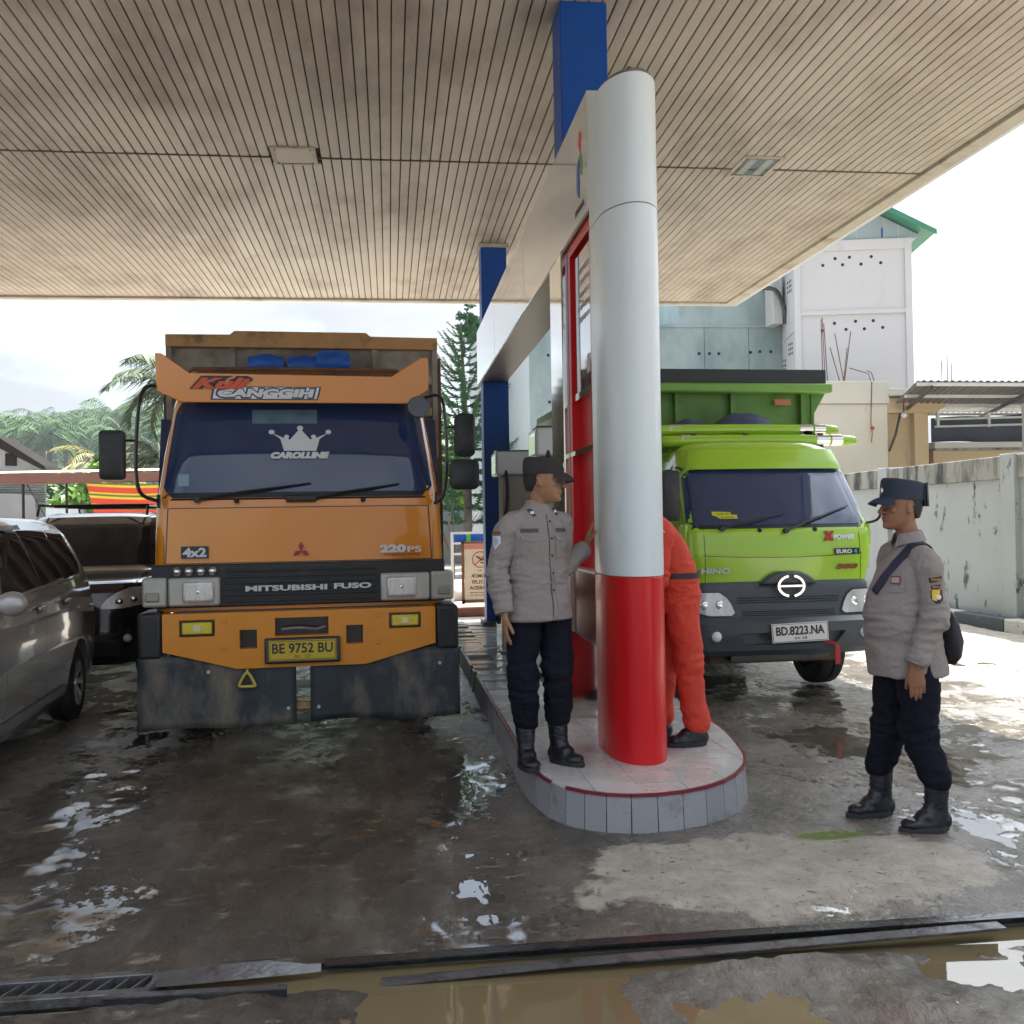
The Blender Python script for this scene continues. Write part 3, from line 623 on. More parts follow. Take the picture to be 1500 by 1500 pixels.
yp = mat('yellow_plate', (.62, .45, .01), .35, var=.08, vs=10)
MB().box(-.245, .245, -.03, -.02, -.085, .065).build('number_plate', yp, pl, bevel=.004)
MB().box(-.238, .238, -.0312, -.0295, -.078, .058).build('plate_border', bkp, pl); MB().box(-.234, .234, -.0322, -.0308, -.074, .054).build('plate_field', yp, pl)
text('BE 9752 BU', .1, bkp, pl, (0, -.0332, .006), width=.44, height=.075, bold=.002); text('05   27', .03, bkp, pl, (0, -.0332, -.055), width=.12, height=.02)
for x0, x1, zb in ((-1.175, -.045, .085), (.055, 1.175, .10)):
    fl = MB(); fl.grid(lambda u, v: (x0 + (x1 - x0) * u, -.005 + .03 * math.sin(5 * u + x0) * v - .02 * v, .62 - (.62 - zb) * v + .01 * math.sin(7 * u) * v), 20, 10)
    f = fl.build('mud_flap', mud, T, smooth=True, fix=False); md = f.modifiers.new('th', 'SOLIDIFY'); md.thickness = .012
    f['label'] = 'mud-stained black rubber front flap'
    for bx, bz in (((x0 + .06) if x0 > 0 else (x1 - .06), .21), (x0 + .5 if x0 < 0 else x1 - .15, .50)): MB().cyl((bx, -.045, bz), (bx, .0, bz), .013, n=10).build('bolt', sil, T, smooth=True)
MB().box(-1.17, -.98, .0, .05, .60, .72).build('flap_bracket', blk, T); MB().box(.98, 1.17, .0, .05, .60, .72).build('flap_bracket', blk, T)
MB().tube([(-.40, -.02, .505), (-.40, -.035, .47)], .01, 6).build('hook_pin', ylens, T)
hk = MB(); hp = [(-.445, .385), (-.355, .385), (-.345, .40), (-.385, .475), (-.415, .475), (-.455, .40)]
hk.tube([(x, -.05, z) for x, z in hp + hp[:1]], .011, 8, 3); hk.build('tow_hook', mat('yellow_hook_paint', (.62, .52, .10), .45, var=.15), T, smooth=True)
MB().box(-.05, .06, .02, .06, .20, .24).build('chassis_strap', tan, T)
# visor
vis = MB().prism([(-1.035, 2.58), (-1.045, 2.86), (-1.0, 2.86), (-.80, 2.715), (.70, 2.70), (.93, 2.85), (.985, 2.85), (.985, 2.60), (.83, 2.49), (-.86, 2.495)], .10, .125, 'y')
vo = vis.build('sun_visor', org, T, bevel=.006, weld=True)
MB().box(-.86, .82, .125, .42, 2.62, 2.64).build('visor_bracket', blk, T)
rr_ = MB()
for z, y in ((2.72, .5), (2.80, .48)):
    rr_.tube([(-.93, y + .2, z - .02), (-.82, y, z), (0, y - .01, z + .006), (.76, y, z), (.87, y + .2, z - .02)], .016, 8)
for k in range(9): rr_.tube([(-.78 + k * .19, .5, 2.66), (-.78 + k * .19, .48, 2.80)], .011, 6)
rr_.build('roof_rack', rust, T, smooth=True)
# decals
outl = mat('navy_decal', (.02, .03, .06), .4)
MB().prism([(-.65, 2.515), (.14, 2.515), (.165, 2.615), (-.63, 2.615)], .094, .0985, 'y').build('decal_board', outl, T)
MB().prism([(-.635, 2.522), (.13, 2.522), (.152, 2.608), (-.615, 2.608)], .090, .0938, 'y').build('decal_board', sil, T)
text('CANGGIH', .1, outl, T, (-.24, .0895, 2.565), width=.745, height=.085, bold=.012, shear=.15, ext=.0004)
text('CANGGIH', .1, wpr, T, (-.24, .0885, 2.565), width=.715, height=.064, bold=.006, shear=.15)
text('Kuli', .12, outl, T, (-.57, .0865, 2.635), width=.46, height=.115, bold=.018, shear=.4, ext=.001)
text('Kuli', .12, mat('orange_red_decal', (.70, .10, .02), .4), T, (-.57, .0840, 2.635), width=.42, height=.085, bold=.006, shear=.4)
def onws(x, z, o_=.012): p = front_pt(LV, x, z, o_, BU); return p
tilt = math.atan2(.115, .42)
cr_ = [(-.17, 2.125), (.17, 2.125), (.20, 2.20), (.27, 2.30), (.275, 2.32)]
CK = lambda P: [(x * .78, 2.135 + (z - 2.115) * .78) for x, z in P]
crown = CK([(-.155, 2.115), (.155, 2.115), (.19, 2.235), (.275, 2.295), (.155, 2.245), (.125, 2.245), (.10, 2.225), (.015, 2.325), (-.015, 2.325), (-.10, 2.225), (-.125, 2.245), (-.155, 2.245), (-.275, 2.295), (-.19, 2.235)])
cm_ = MB(); base_z = 2.2
def wsM(x, z, o_): 
    p = Vector(front_pt(LV, x, z, o_, BU)); return p
for (P) in (crown,):
    n = len(P); V = [wsM(x, z, .014) for x, z in P]; c0 = wsM(0, 2.17, .014); V.append(c0)
    cm_.add(V, [(i, (i + 1) % n, n) for i in range(n)])
for x, z, r in ((-.275, 2.305, .028), (.275, 2.305, .028), (0, 2.345, .03), (-.13, 2.258, .024), (.13, 2.258, .024)):
    (x, z), = CK([(x, z)]); r *= .8
    c = wsM(x, z, .014); ring = [wsM(x + r * math.cos(a * .4488), z + r * .8 * math.sin(a * .4488), .0145) for a in range(14)]; cm_.add(ring + [c], [(i, (i + 1) % 14, 14) for i in range(14)])
cm_.build('crown_decal', wpr, T, fix=False)
text('CAROLLINE', .1, wpr, T, wsM(.0, 2.10, .018), (R(90) - tilt, 0, 0), width=.44, height=.055, bold=.008, shear=.2)
MB().add([wsM(-.36, 2.46, .012), wsM(.13, 2.46, .012), wsM(.13, 2.35, .012), wsM(-.36, 2.35, .012)], [(3, 2, 1, 0)]).build('cab_sticker', mat('pale_sticker', (.10, .17, .22), .3, var=.4, vs=8), T, fix=False)
MB().add([wsM(-.90, 1.96, .012), wsM(-.82, 1.96, .012), wsM(-.82, 1.87, .012), wsM(-.90, 1.87, .012)], [(3, 2, 1, 0)]).build('cab_sticker', mat('pale_sticker2', (.25, .38, .45), .4), T, fix=False)
for s in (-1, 1):
    MB().add([front_pt(LV, s * 1.005, z, .003, BU) for z in (1.29, 1.75)] + [front_pt(LV, s * 1.0, z, .003, BU) for z in (1.75, 1.29)], [(0, 1, 2, 3)]).build('panel_seam', blkg, T, fix=False)
    MB().box(-.012, .012, -.03, .0, -.05, .05).build('door_bracket', blk, T, bevel=.004, loc=(s * 1.035, .14, 1.76))
MB().grid(lambda u, v: front_pt(LV, -.95 + 1.9 * u, 1.765 + .012 * v, .006 + .01 * math.sin(math.pi * v), BU), 20, 4).build('cowl_strip', blkg, T, fix=False, smooth=True)
wiper(T, wsM(-.76, 1.765, .03), wsM(.08, 1.885, .02)); wiper(T, wsM(.10, 1.765, .03), wsM(.75, 1.875, .02))
MB().box(-.13, .10, -.03, .05, -.025, .025).build('wiper_box', blk, T, bevel=.01, loc=(.02, .085, 1.77))
for x in (-.47, .47): MB().ball((x, .085, 1.755), .02).build('washer_nozzle', blk, T, smooth=True)
MB().box(-.097, .097, -.006, 0, -.045, .045).build('decal_board', outl, T, loc=(-.775, .078, 1.375)); text('4x2', .09, wpr, T, (-.775, .068, 1.375), width=.17, height=.07, bold=.004)
text('220', .1, wpr, T, (.69, .065, 1.375), width=.20, height=.062, bold=.006); text('PS', .08, wpr, T, (.855, .072, 1.368), width=.11, height=.045, bold=.002)
dashes(T, rdp, .62, .90, 1.328, .016, 3, lambda a, z: (a, .068, z), 14)
dm = MB()
def rh(cx, cz, a, L_=.062, W_=.036):
    d = (math.sin(a), math.cos(a)); p = (d[1], -d[0]); return [(cx, cz), (cx + d[0] * L_ / 2 + p[0] * W_ / 2, cz + d[1] * L_ / 2 + p[1] * W_ / 2), (cx + d[0] * L_, cz + d[1] * L_), (cx + d[0] * L_ / 2 - p[0] * W_ / 2, cz + d[1] * L_ / 2 - p[1] * W_ / 2)]
for a in (0, 2 * math.pi / 3, -2 * math.pi / 3): dm.prism(rh(0, 1.372, a, .068, .042), .055, .071, 'y')
dm.build('emblem', rdp, T)
text('MITSUBISHI', .1, sil, T, (-.11, .036, 1.098), width=.60, height=.042, bold=.004, ext=.004); text('FUSO', .1, sil, T, (.38, .036, 1.102), width=.28, height=.042, bold=.004, ext=.004)
# mirrors and arms
MB().tube([(-.98, .3, 2.60), (-1.08, .12, 2.62), (-1.14, .02, 2.50), (-1.17, .0, 2.1), (-1.15, .02, 1.83), (-1.03, .1, 1.76)], .014, 8, 5).build('mirror_arm', blkg, T, smooth=True)
MB().tube([(-1.17, 0, 2.20), (-1.30, -.03, 2.20)], .010, 6).build('mirror_arm', blkg, T); add_mirror(T, -1.41, -1.235, 1.915, 2.27, -.05)
MB().tube([(.97, .3, 2.56), (1.06, .14, 2.56), (1.10, .06, 2.45), (1.115, .05, 2.1), (1.09, .08, 1.80), (1.02, .14, 1.72)], .013, 8, 5).build('mirror_arm', blkg, T, smooth=True)
MB().tube([(1.11, .05, 2.3), (1.22, -.02, 2.30)], .009, 6).build('mirror_arm', blkg, T); MB().tube([(1.10, .06, 1.93), (1.22, -.02, 1.93)], .009, 6).build('mirror_arm', blkg, T)
add_mirror(T, 1.165, 1.32, 2.065, 2.40, -.05, rr=.05); add_mirror(T, 1.125, 1.345, 1.815, 2.045, -.06, rr=.05)
MB().cyl((.90, .02, 2.46), (.90, .05, 2.455), .085, n=24).build('round_mirror', mat('mirror_back', (.09, .10, .11), .3, .4), T, bevel=.006)
# body
bx = MB().box(-1.25, 1.25, 2.10, 2.15, 1.0, 3.30).build('front_board', greyp, T)
MB().prism([(-1.26, 3.24), (1.26, 3.24), (1.26, 3.355), (.62, 3.36), (.58, 3.395), (-.64, 3.395), (-.68, 3.36), (-1.26, 3.355)], 2.02, 2.14, 'y').build('top_rail', tan, T, bevel=.008, weld=True)
for x in (-1.235, -.66, .66, 1.235): MB().box(x - .025, x + .025, 2.05, 2.10, 2.2, 3.24).build('board_rib', greyp, T)
MB().box(-1.2, 1.2, 2.0, 2.10, 2.90, 2.98).build('wood_plank', woodm, T, bevel=.01); MB().box(-1.2, 1.2, 2.0, 2.10, 2.60, 2.68).build('wood_plank', woodm, T, bevel=.01)
for s in (-1, 1):
    MB().box(min(s * 1.2, s * 1.26), max(s * 1.2, s * 1.26), 2.14, 6.8, 1.05, 3.2).build('side_board', rust, T)
    for k in range(7): MB().box(min(s * 1.262, s * 1.32), max(s * 1.262, s * 1.32), 2.3 + k * .68, 2.38 + k * .68, 1.05, 3.2).build('side_rib', rust, T)
MB().box(-1.2, 1.2, 6.74, 6.8, 1.05, 3.2).build('tail_board', rust, T); MB().box(-1.2, 1.2, 2.16, 6.74, 1.0, 1.08).build('floor', rust, T)
for s in (-1, 1): MB().box(s * .42 - .05, s * .42 + .05, .4, 6.6, .62, .88).build('chassis_beam', blkg, T)
MB().cyl((-.95, 1.3, .5), (.95, 1.3, .5), .07).build('front_axle', blkg, T); MB().cyl((-.95, 5.0, .5), (.95, 5.0, .5), .09).build('rear_axle', blkg, T)
MB().box(-.9, .9, .5, 1.7, .75, .95).build('cab_floor', blkg, T)
for s in (-1, 1):
    wheel(T, s * .95, 1.3, .49, .26, greyp, side=s); wheel(T, s * .98, 5.0, .49, .26, greyp, side=s); wheel(T, s * .70, 5.0, .49, .25, greyp, side=s)
    MB().box(min(s * .8, s * 1.12), max(s * .8, s * 1.12), .7, 1.9, .98, 1.02).build('mudguard', blk, T)
blt = mat('blue_tarpaulin', (.01, .12, .55), .42, var=.3, vs=9, bump=.6, bs=14)
for k, (x0, x1, rr0, zz) in enumerate(((-.50, -.20, .10, 3.055), (-.14, .16, .10, 3.05), (.13, .40, .125, 3.08))):
    tp = MB(); tp.tube([(x0, 1.95, zz), ((x0 + x1) / 2, 1.93, zz + .01), (x1, 1.96, zz + .01)], [rr0 * .85, rr0, rr0 * .8], 12, 6)
    tp.v = [(v[0], v[1] + .012 * fbm((v[0] * 12, v[2] * 14, k), 2), v[2] + .014 * fbm((v[0] * 14, v[1] * 12, k + 5), 2)) for v in tp.v]
    o = tp.build('rolled_tarpaulin', blt, None, smooth=True, ang=60, loc=(-.66, 7.80, 0), rot=(0, 0, R(3.2)))
    tag(o, ['left roll of blue tarpaulin behind the orange visor', 'middle roll of blue tarpaulin behind the orange visor', 'right and fattest roll of blue tarpaulin behind the orange visor'][k], 'tarpaulin', 'blue tarpaulin rolls on the orange truck')
MB().box(-.9, .9, 1.4, 2.05, 2.78, 2.93).build('cab_rear_shelf', rust, T)

# ======== green light truck
T = thing('green_dump_truck', 'lime green light dump truck with two green roof pipes at the right of the column', 'truck', (3.36, 8.30, 0), 2)
grn = mat('lime_truck_paint', (.34, .59, .022), .22, coat=.6, var=.04, vs=1.2); grd = mat('green_body_paint', (.10, .24, .035), .5, var=.15, vs=3, bump=.1, bs=10, dirt=((.07, .12, .03), .5, .8, 3))
dgr = mat('slate_plastic', (.055, .068, .08), .42, var=.12, vs=5, dirt=((.12, .11, .09), .6, .85, 5))
LV = dense([(.98, .10, 1.62, .80, .12), (1.24, .09, 1.64, .85, .12), (1.45, .12, 1.64, .855, .11), (1.56, .19, 1.64, .85, .11), (1.98, .47, 1.62, .795, .12), (2.06, .50, 1.60, .775, .14), (2.18, .56, 1.56, .74, .16), (2.25, .66, 1.45, .62, .18), (2.27, .85, 1.3, .5, .18)])
BU = .085
shell(LV, BU).build('cab_shell', grn, T, smooth=True, ang=40)
front_patch(LV, [(1.475, -.79, .79), (1.51, -.845, .845), (1.96, -.79, .79), (2.015, -.73, .73)], None, BU, .002, 24).build('windscreen_seal', MATS['seal_rubber'], T, smooth=True, ang=180, fix=False)
front_patch(LV, [(1.505, -.775, .775), (1.53, -.823, .823), (1.95, -.768, .768), (1.99, -.71, .71)], None, BU, .006, 24, .003).build('windscreen', wsg, T, smooth=True, ang=180, fix=False)
front_patch(LV, [(2.0, -.73, .73), (2.18, -.68, .68)], None, BU, .045, 24, .06).build('roof_visor', grn, T, smooth=True, ang=180, fix=True)
sm_ = MB()
def seam(zf, n=20, w_=.006, a=-.78, b=.78):
    m = MB()
    for k in range(n):
        x0 = a + (b - a) * k / n; x1 = a + (b - a) * (k + 1) / n
        P = [front_pt(LV, x0, zf(x0) - w_ / 2, .002, BU), front_pt(LV, x1, zf(x1) - w_ / 2, .002, BU), front_pt(LV, x1, zf(x1) + w_ / 2, .002, BU), front_pt(LV, x0, zf(x0) + w_ / 2, .002, BU)]; m.add(P, [(0, 1, 2, 3)])
    return m.build('panel_seam', blkg, T, fix=False)
seam(lambda x: 1.255 - .03 * (1 - (x / .8) ** 2))
for s in (-1, 1):
    m = MB()
    for k in range(10): z0, z1 = 1.0 + k * .052, 1.052 + k * .052; m.add([front_pt(LV, s * .70, z0, .002, BU), front_pt(LV, s * .705, z0, .002, BU), front_pt(LV, s * .705, z1, .002, BU), front_pt(LV, s * .70, z1, .002, BU)], [(0, 1, 2, 3)])
    m.build('panel_seam', blkg, T, fix=False)
    MB().prism([(.60, 1.50), (1.25, 1.50), (1.25, 2.02), (.82, 2.02)], s * .72, s * .817, 'x').build('side_window', wsg, T)
    m = MB().box(-.02, .02, .24, .40, 1.30, 1.52); m.v = [(v[0] + s * .835, v[1], v[2]) for v in m.v]; m.build('corner_panel', grn, T, bevel=.02)
# lower grille, headlights, bumper
gl = MB(); GL = dense([(.71, .04, 1.2, .80, .10), (.98, .075, 1.2, .805, .11), (1.03, .10, 1.2, .79, .11)])
gl = shell(GL, BU); gl.build('grille_shell', dgr, T, smooth=True, ang=40)
MB().prism([(-.26, 1.0), (.26, 1.0), (.17, 1.075), (.10, 1.105), (-.10, 1.105), (-.17, 1.075)], .02, .14, 'y').build('emblem_mount', dgr, T, bevel=.02, weld=True)
for z, hw_ in ((.865, .46), (.845, .46), (.885, .45), (.755, .42), (.738, .42), (.772, .42)):
    m = MB().grid(lambda u, v: (lambda x: (x, front_pt(GL, x, z, .006 + .012 * v, BU)[1], z + .006 * v))(-hw_ + 2 * hw_ * u), 14, 1); m.build('grille_slot', blkg, T, fix=False)
em_ = MB(); n = 40
for side_ in (0, 1):
    rs = []
    for k in range(19):
        a = (-78 + 156 * k / 18) * math.pi / 180 + side_ * math.pi; ca, sa = math.cos(a), math.sin(a)
        rs.append([(.125 * ca, -.012, .097 * sa), (.125 * ca, .004, .097 * sa), (.100 * ca, .004, .074 * sa), (.100 * ca, -.012, .074 * sa)])
    em_.rings(rs)
em_.box(-.10, .10, -.012, .004, -.010, .010)
em_.build('emblem', chrome, T, bevel=.002, loc=(0, .012, .985))
for s in (-1, 1):
    lv_ = [(.735, .50, .70), (.76, .47, .795), (.84, .50, .80), (.90, .535, .80), (.945, .60, .80)]
    pl_ = [(z, x0, x1) if s > 0 else (z, -x1, -x0) for z, x0, x1 in lv_]
    h = front_patch(GL, pl_, None, BU, .010, 14, .02).build('headlight', blkg, T, smooth=True, ang=180, fix=False)
    pl2 = [(z * .92 + .067, x0 * .95 + .033, x1 * .95 + .030) if s > 0 else (z * .92 + .067, -x1 * .95 - .030, -x0 * .95 - .033) for z, x0, x1 in lv_]
    front_patch(GL, pl2, None, BU, .014, 14, .002).build('lamp_lens', flute, h, smooth=True, ang=180, fix=False)
    for hx, hz in ((.60, .83), (.72, .83)):
        q = front_pt(GL, s * hx, hz, .006, BU); MB().ball(q, (.042, .014, .045)).build('reflector', chrome, h, smooth=True)
BL = dense([(.40, .06, 1.0, .80, .12), (.45, .0, 1.0, .835, .14), (.58, -.03, 1.0, .845, .14), (.68, -.03, 1.0, .845, .14), (.72, .02, 1.0, .83, .13)], .04)
bo = shell(BL, BU).build('bumper', dgr, T, smooth=True, ang=40)
cc_ = MB(); cc_.prism([(-.47, .60), (.48, .60), (.40, .50), (-.40, .50)], -.3, .06, 'y'); cut(bo, cc_)
MB().box(-.46, .46, .065, .09, .48, .62).build('bumper_recess', blkg, T)
for s in (-1, 1):
    q = front_pt(BL, s * .66, .575, .004, BU); f = MB().ball(q, (.045, .02, .045), 16, 8).build('fog_lamp', lens, T, smooth=True)
MB().box(-.60, .60, .35, .5, .30, .40).build('lower_crossmember', rust, T); MB().box(-.45, .45, .25, .35, .33, .40).build('skid_bar', blkg, T)
pl = MB().box(-.25, .25, -.008, .0, -.085, .075).build('number_plate', mat('white_plate', (.70, .70, .68), .35, var=.03), T, bevel=.003, loc=(.04, -.055, .605), rot=(R(-5), R(-1.5), 0))
MB().box(-.243, .243, -.0095, -.0075, -.078, .068).build('plate_border', bkp, pl); MB().box(-.239, .239, -.0105, -.0088, -.074, .064).build('plate_field', MATS['white_plate'], pl)
text('BD.8223.NA', .1, bkp, pl, (0, -.0115, .012), width=.43, height=.075, bold=.003); text('09 28', .03, bkp, pl, (0, -.0115, -.052), width=.11, height=.02)
st = MB().tube([(.28, -.0, .50), (.36, -.03, .50), (.38, -.03, .46)], .012, 6); st.build('tow_shackle', rdp, T); MB().box(.36, .405, -.04, -.03, .32, .48).build('red_strap', rdp, T)
def onf(x, z, o_=.012): return front_pt(LV, x, z, o_, BU)
def lett(s, x, z, wd, ht, m_, **k): 
    p = onf(x, z, .016); dy = (onf(x + .05, z)[1] - onf(x - .05, z)[1]) / .1; dz = (onf(x, z + .04)[1] - onf(x, z - .04)[1]) / .08
    return text(s, .1, m_, T, p, (R(90) - math.atan(dz), 0, math.atan(dy)), width=wd, height=ht, **k)
lett('HINO', -.62, 1.12, .25, .045, sil, bold=.004, ext=.004, shear=.1)
lett('X', .40, 1.40, .11, .085, rdp, bold=.012, shear=.1); lett('POWER', .545, 1.39, .21, .045, wpr, bold=.006, shear=.1)
e = lett('EURO', .535, 1.265, .15, .035, wpr, bold=.003); lett('4', .645, 1.265, .035, .042, mat('blue_decal', (.02, .3, .5), .4), bold=.005)
e2 = MB().box(-.125, .125, -.001, .001, -.028, .028).build('decal_board', bkp, T, loc=onf(.565, 1.265, .010), rot=(0, 0, .14))
lett('300', .56, 1.135, .22, .045, mat('bronze_decal', (.22, .05, .02), .35, .3), bold=.006, shear=.25, ext=.003)
yd = mat('yellow_decal', (.62, .66, .03), .4); P = [(-.60, 1.625), (-.44, 1.618), (-.435, 1.595), (-.39, 1.595), (-.39, 1.560), (-.54, 1.560), (-.575, 1.585), (-.60, 1.590)]
MB().add([onf(x, z, .014) for x, z in P] + [onf(-.5, 1.59, .014)], [(i, (i + 1) % 8, 8) for i in range(8)]).build('yellow_sticker', yd, T, fix=False)
dashes(T, mat('olive_print', (.22, .24, .03), .5), -.56, -.44, 1.602, .016, 5, lambda a, z: onf(a, z, .017), 8); dashes(T, MATS['olive_print'], -.53, -.40, 1.573, .014, 6, lambda a, z: onf(a, z, .017), 8)
wiper(T, onf(-.55, 1.475, .03), onf(.02, 1.60, .02)); wiper(T, onf(.0, 1.45, .03), onf(.66, 1.66, .02))
for x in (-.22, .28): MB().ball(onf(x, 1.46, .005), .02).build('washer_nozzle', blk, T, smooth=True)
MB().tube([(.80, .30, 1.50), (.88, .18, 1.53), (.90, .12, 1.62)], .012, 6, 4).build('mirror_arm', blk, T, smooth=True)
MB().tube([(-.78, .5, 2.0), (-.90, .35, 2.02), (-.96, .28, 1.95)], .014, 6, 4).build('mirror_arm', blkg, T, smooth=True); add_mirror(T, -1.05, -.89, 1.55, 1.98, .25)
# roof pipes, bags, dump body
for z, x0, x1, y in ((2.405, -.80, .97, 1.15), (2.29, -.74, 1.06, .98)):
    pp = MB(); pp.tube([(x0 - .08, y + .25, z - .1), (x0 - .05, y + .08, z - .01), (x0 + .05, y, z), (0, y, z + .008), (x1 - .05, y, z), (x1, y, z)], [.045, .05, .052, .052, .052, .02], 14, 5)
    pp.build('roof_pipe', grn, T, smooth=True, ang=50)
    for c in (x0 + .25, x1 - .22):
        MB().cyl((c - .14, y, z + .004), (c - .01, y, z + .004), .055, n=18).build('pipe_band', chrome, T, smooth=True, ang=40); MB().cyl((c + .01, y, z + .004), (c + .12, y, z + .004), .055, n=18).build('pipe_band', chrome, T, smooth=True, ang=40)
for x in (-.5, .0, .75): MB().box(x - .02, x + .02, .95, 1.2, 2.2, 2.36).build('pipe_bracket', blkg, T)
bc = .09
MB().box(-1.10 + bc, 1.06 + bc, 2.02, 2.08, .85, 3.0).build('front_board', grd, T)
for x in (-1.06, -.42, .18, .95): MB().box(x + bc - .03, x + bc + .03, 1.94, 2.02, 2.3, 2.90).build('board_rib', grd, T)
MB().box(-1.1 + bc, 1.1 + bc, 1.93, 2.02, 2.28, 2.44).build('board_rail', grd, T, bevel=.01)
MB().box(-1.26 + bc, 1.22 + bc, 1.82, 2.02, 2.86, 2.955).build('top_rail', mat('light_green_rail', (.17, .36, .06), .45, var=.1), T, bevel=.02)
MB().box(-1.26 + bc, 1.16 + bc, 1.86, 2.02, 2.958, 3.10).build('top_board', mat('black_board', (.022, .03, .034), .6), T)
for s, xx in ((-1, -1.12 + bc), (1, 1.06 + bc)):
    MB().prism([(xx, .9), (xx + s * .03, .9), (xx + s * .03, 2.66), (xx + s * .15, 2.86), (xx + s * .15, 2.95), (xx, 2.95)], 2.0, 5.4, 'y').build('side_board', grd, T, weld=True)
MB().box(.62 + bc, .80 + bc, 1.925, 1.945, 2.74, 2.80).build('reflector_strip', mat('orange_reflector', (.5, .16, .05), .4), T)
MB().box(-1.05 + bc, 1.05 + bc, 2.08, 5.4, .85, .95).build('floor', grd, T); MB().box(-1.05 + bc, 1.05 + bc, 5.35, 5.4, .95, 2.9).build('tail_board', grd, T)
for s in (-1, 1): MB().box(s * .36 - .04, s * .36 + .04, .3, 5.3, .52, .72).build('chassis_beam', blkg, T)
MB().cyl((-.65, 1.05, .4), (.65, 1.05, .4), .06).build('front_axle', blkg, T); MB().cyl((-.65, 3.7, .4), (.65, 3.7, .4), .08).build('rear_axle', blkg, T)
for s in (-1, 1):
    wheel(T, s * .68, 1.0, .40, .24, greyp, side=s); wheel(T, s * .80, 3.7, .40, .22, greyp, side=s); wheel(T, s * .56, 3.7, .40, .22, greyp, side=s)
MB().box(-.7, .7, .3, 1.6, .72, .98).build('cab_floor', blkg, T)
bg_ = mat('navy_sack', (.045, .06, .13), .7, var=.3, vs=12, bump=.5, bs=20)
for k, (x, rx, rz_) in enumerate(((-.42, .24, .15), (.13, .36, .21))):
    m = MB().ball((0, 0, 0), (rx, .22, rz_), 24, 16); m.v = [(v[0] + .02 * fbm((v[0] * 8, v[1] * 8, v[2] * 8 + k), 2), v[1], v[2] + .03 * fbm((v[0] * 6, v[1] * 6, k + 4), 2)) for v in m.v]
    o = m.build('sack', bg_, None, smooth=True, ang=180, loc=(3.37 + x, 9.85, 2.40)); tag(o, ['small slumped navy sack behind the green roof pipes', 'larger bulging navy sack behind the green roof pipes'][k], 'sack', 'navy sacks on the green truck')

# ======== cars
def side_patch(lv, poly, s, off, n=10):
    zs = [p[1] for p in poly]; z0, z1 = min(zs), max(zs)
    def edges(z):
        ys = []
        for i in range(len(poly)):
            (ya, za), (yb, zb) = poly[i - 1], poly[i]
            if (za - z) * (zb - z) <= 0 and abs(za - zb) > 1e-6: ys.append(ya + (yb - ya) * (z - za) / (zb - za))
        return (min(ys), max(ys)) if ys else (0, 0)
    m = MB()
    def f(u, v):
        z = z0 + (z1 - z0) * min(.999, max(.001, v)); a, b = edges(z); _, y0, y1, hw, r = lerp_levels(lv, z); y = a + (b - a) * u; x = hw
        for e, dd in ((y0, 1), (y1, -1)):
            q = (e + dd * r - y) * dd
            if q > 0: x = hw - r + math.sqrt(max(0, r * r - min(q, r) ** 2))
        return (s * (x + off), y, z)
    return m.grid(f, n, 14)
def car(name, label, loc, rz, lv, bul, paint, Lx, wheels_y, wr, group=None, wins=(), lights=None, side_only=None):
    T = thing(name, label, 'car', loc, rz, group)
    b = shell(lv, bul).build('body', paint, T, smooth=True, ang=50, weld=True)
    hw = max(l_[3] for l_ in lv); c = MB()
    for y in wheels_y:
        for s in (-1, 1): c.cyl((s * (hw - .30), y, wr), (s * (hw + .2), y, wr), wr + .065, n=32)
    cut(b, c); b.data.materials.clear(); b.data.materials.append(paint)
    for y in wheels_y:
        for s in (-1, 1):
            wheel(T, s * (hw - .12), y, wr, .2, mat('alloy', (.5, .5, .52), .3, .8), side=s, spokes=7)
    MB().box(-hw + .28, hw - .28, .3, Lx - .3, .22, .6).build('underbody', blkg, T)
    for y in wheels_y:
        for s in (-1, 1): MB().box(min(s * (hw - .31), s * (hw - .28)), max(s * (hw - .31), s * (hw - .28)), y - .42, y + .42, .25, .75).build('arch_liner', blkg, T)
    return T, b
gpaint = mat('grey_brown_metallic', (.40, .38, .37), .24, .35, coat=.8, var=.04)
MV = dense([(.20, .12, 4.12, .74, .2), (.30, .02, 4.22, .80, .24), (.55, 0, 4.25, .83, .26), (.80, .03, 4.22, .835, .26), (.92, .12, 4.20, .83, .26), (1.0, .45, 4.17, .82, .26), (1.08, .82, 4.14, .81, .26), (1.16, 1.0, 4.10, .795, .26), (1.35, 1.32, 3.98, .74, .27), (1.52, 1.60, 3.80, .685, .28), (1.60, 1.78, 3.62, .64, .28), (1.645, 2.0, 3.4, .56, .28), (1.665, 2.3, 3.1, .42, .25)], .05)
T, body = car('grey_mpv', 'grey-brown people carrier with dark tinted side windows at the left edge', (-3.11, 5.37, 0), 4.5, MV, .10, gpaint, 4.25, (.85, 3.42), .30)
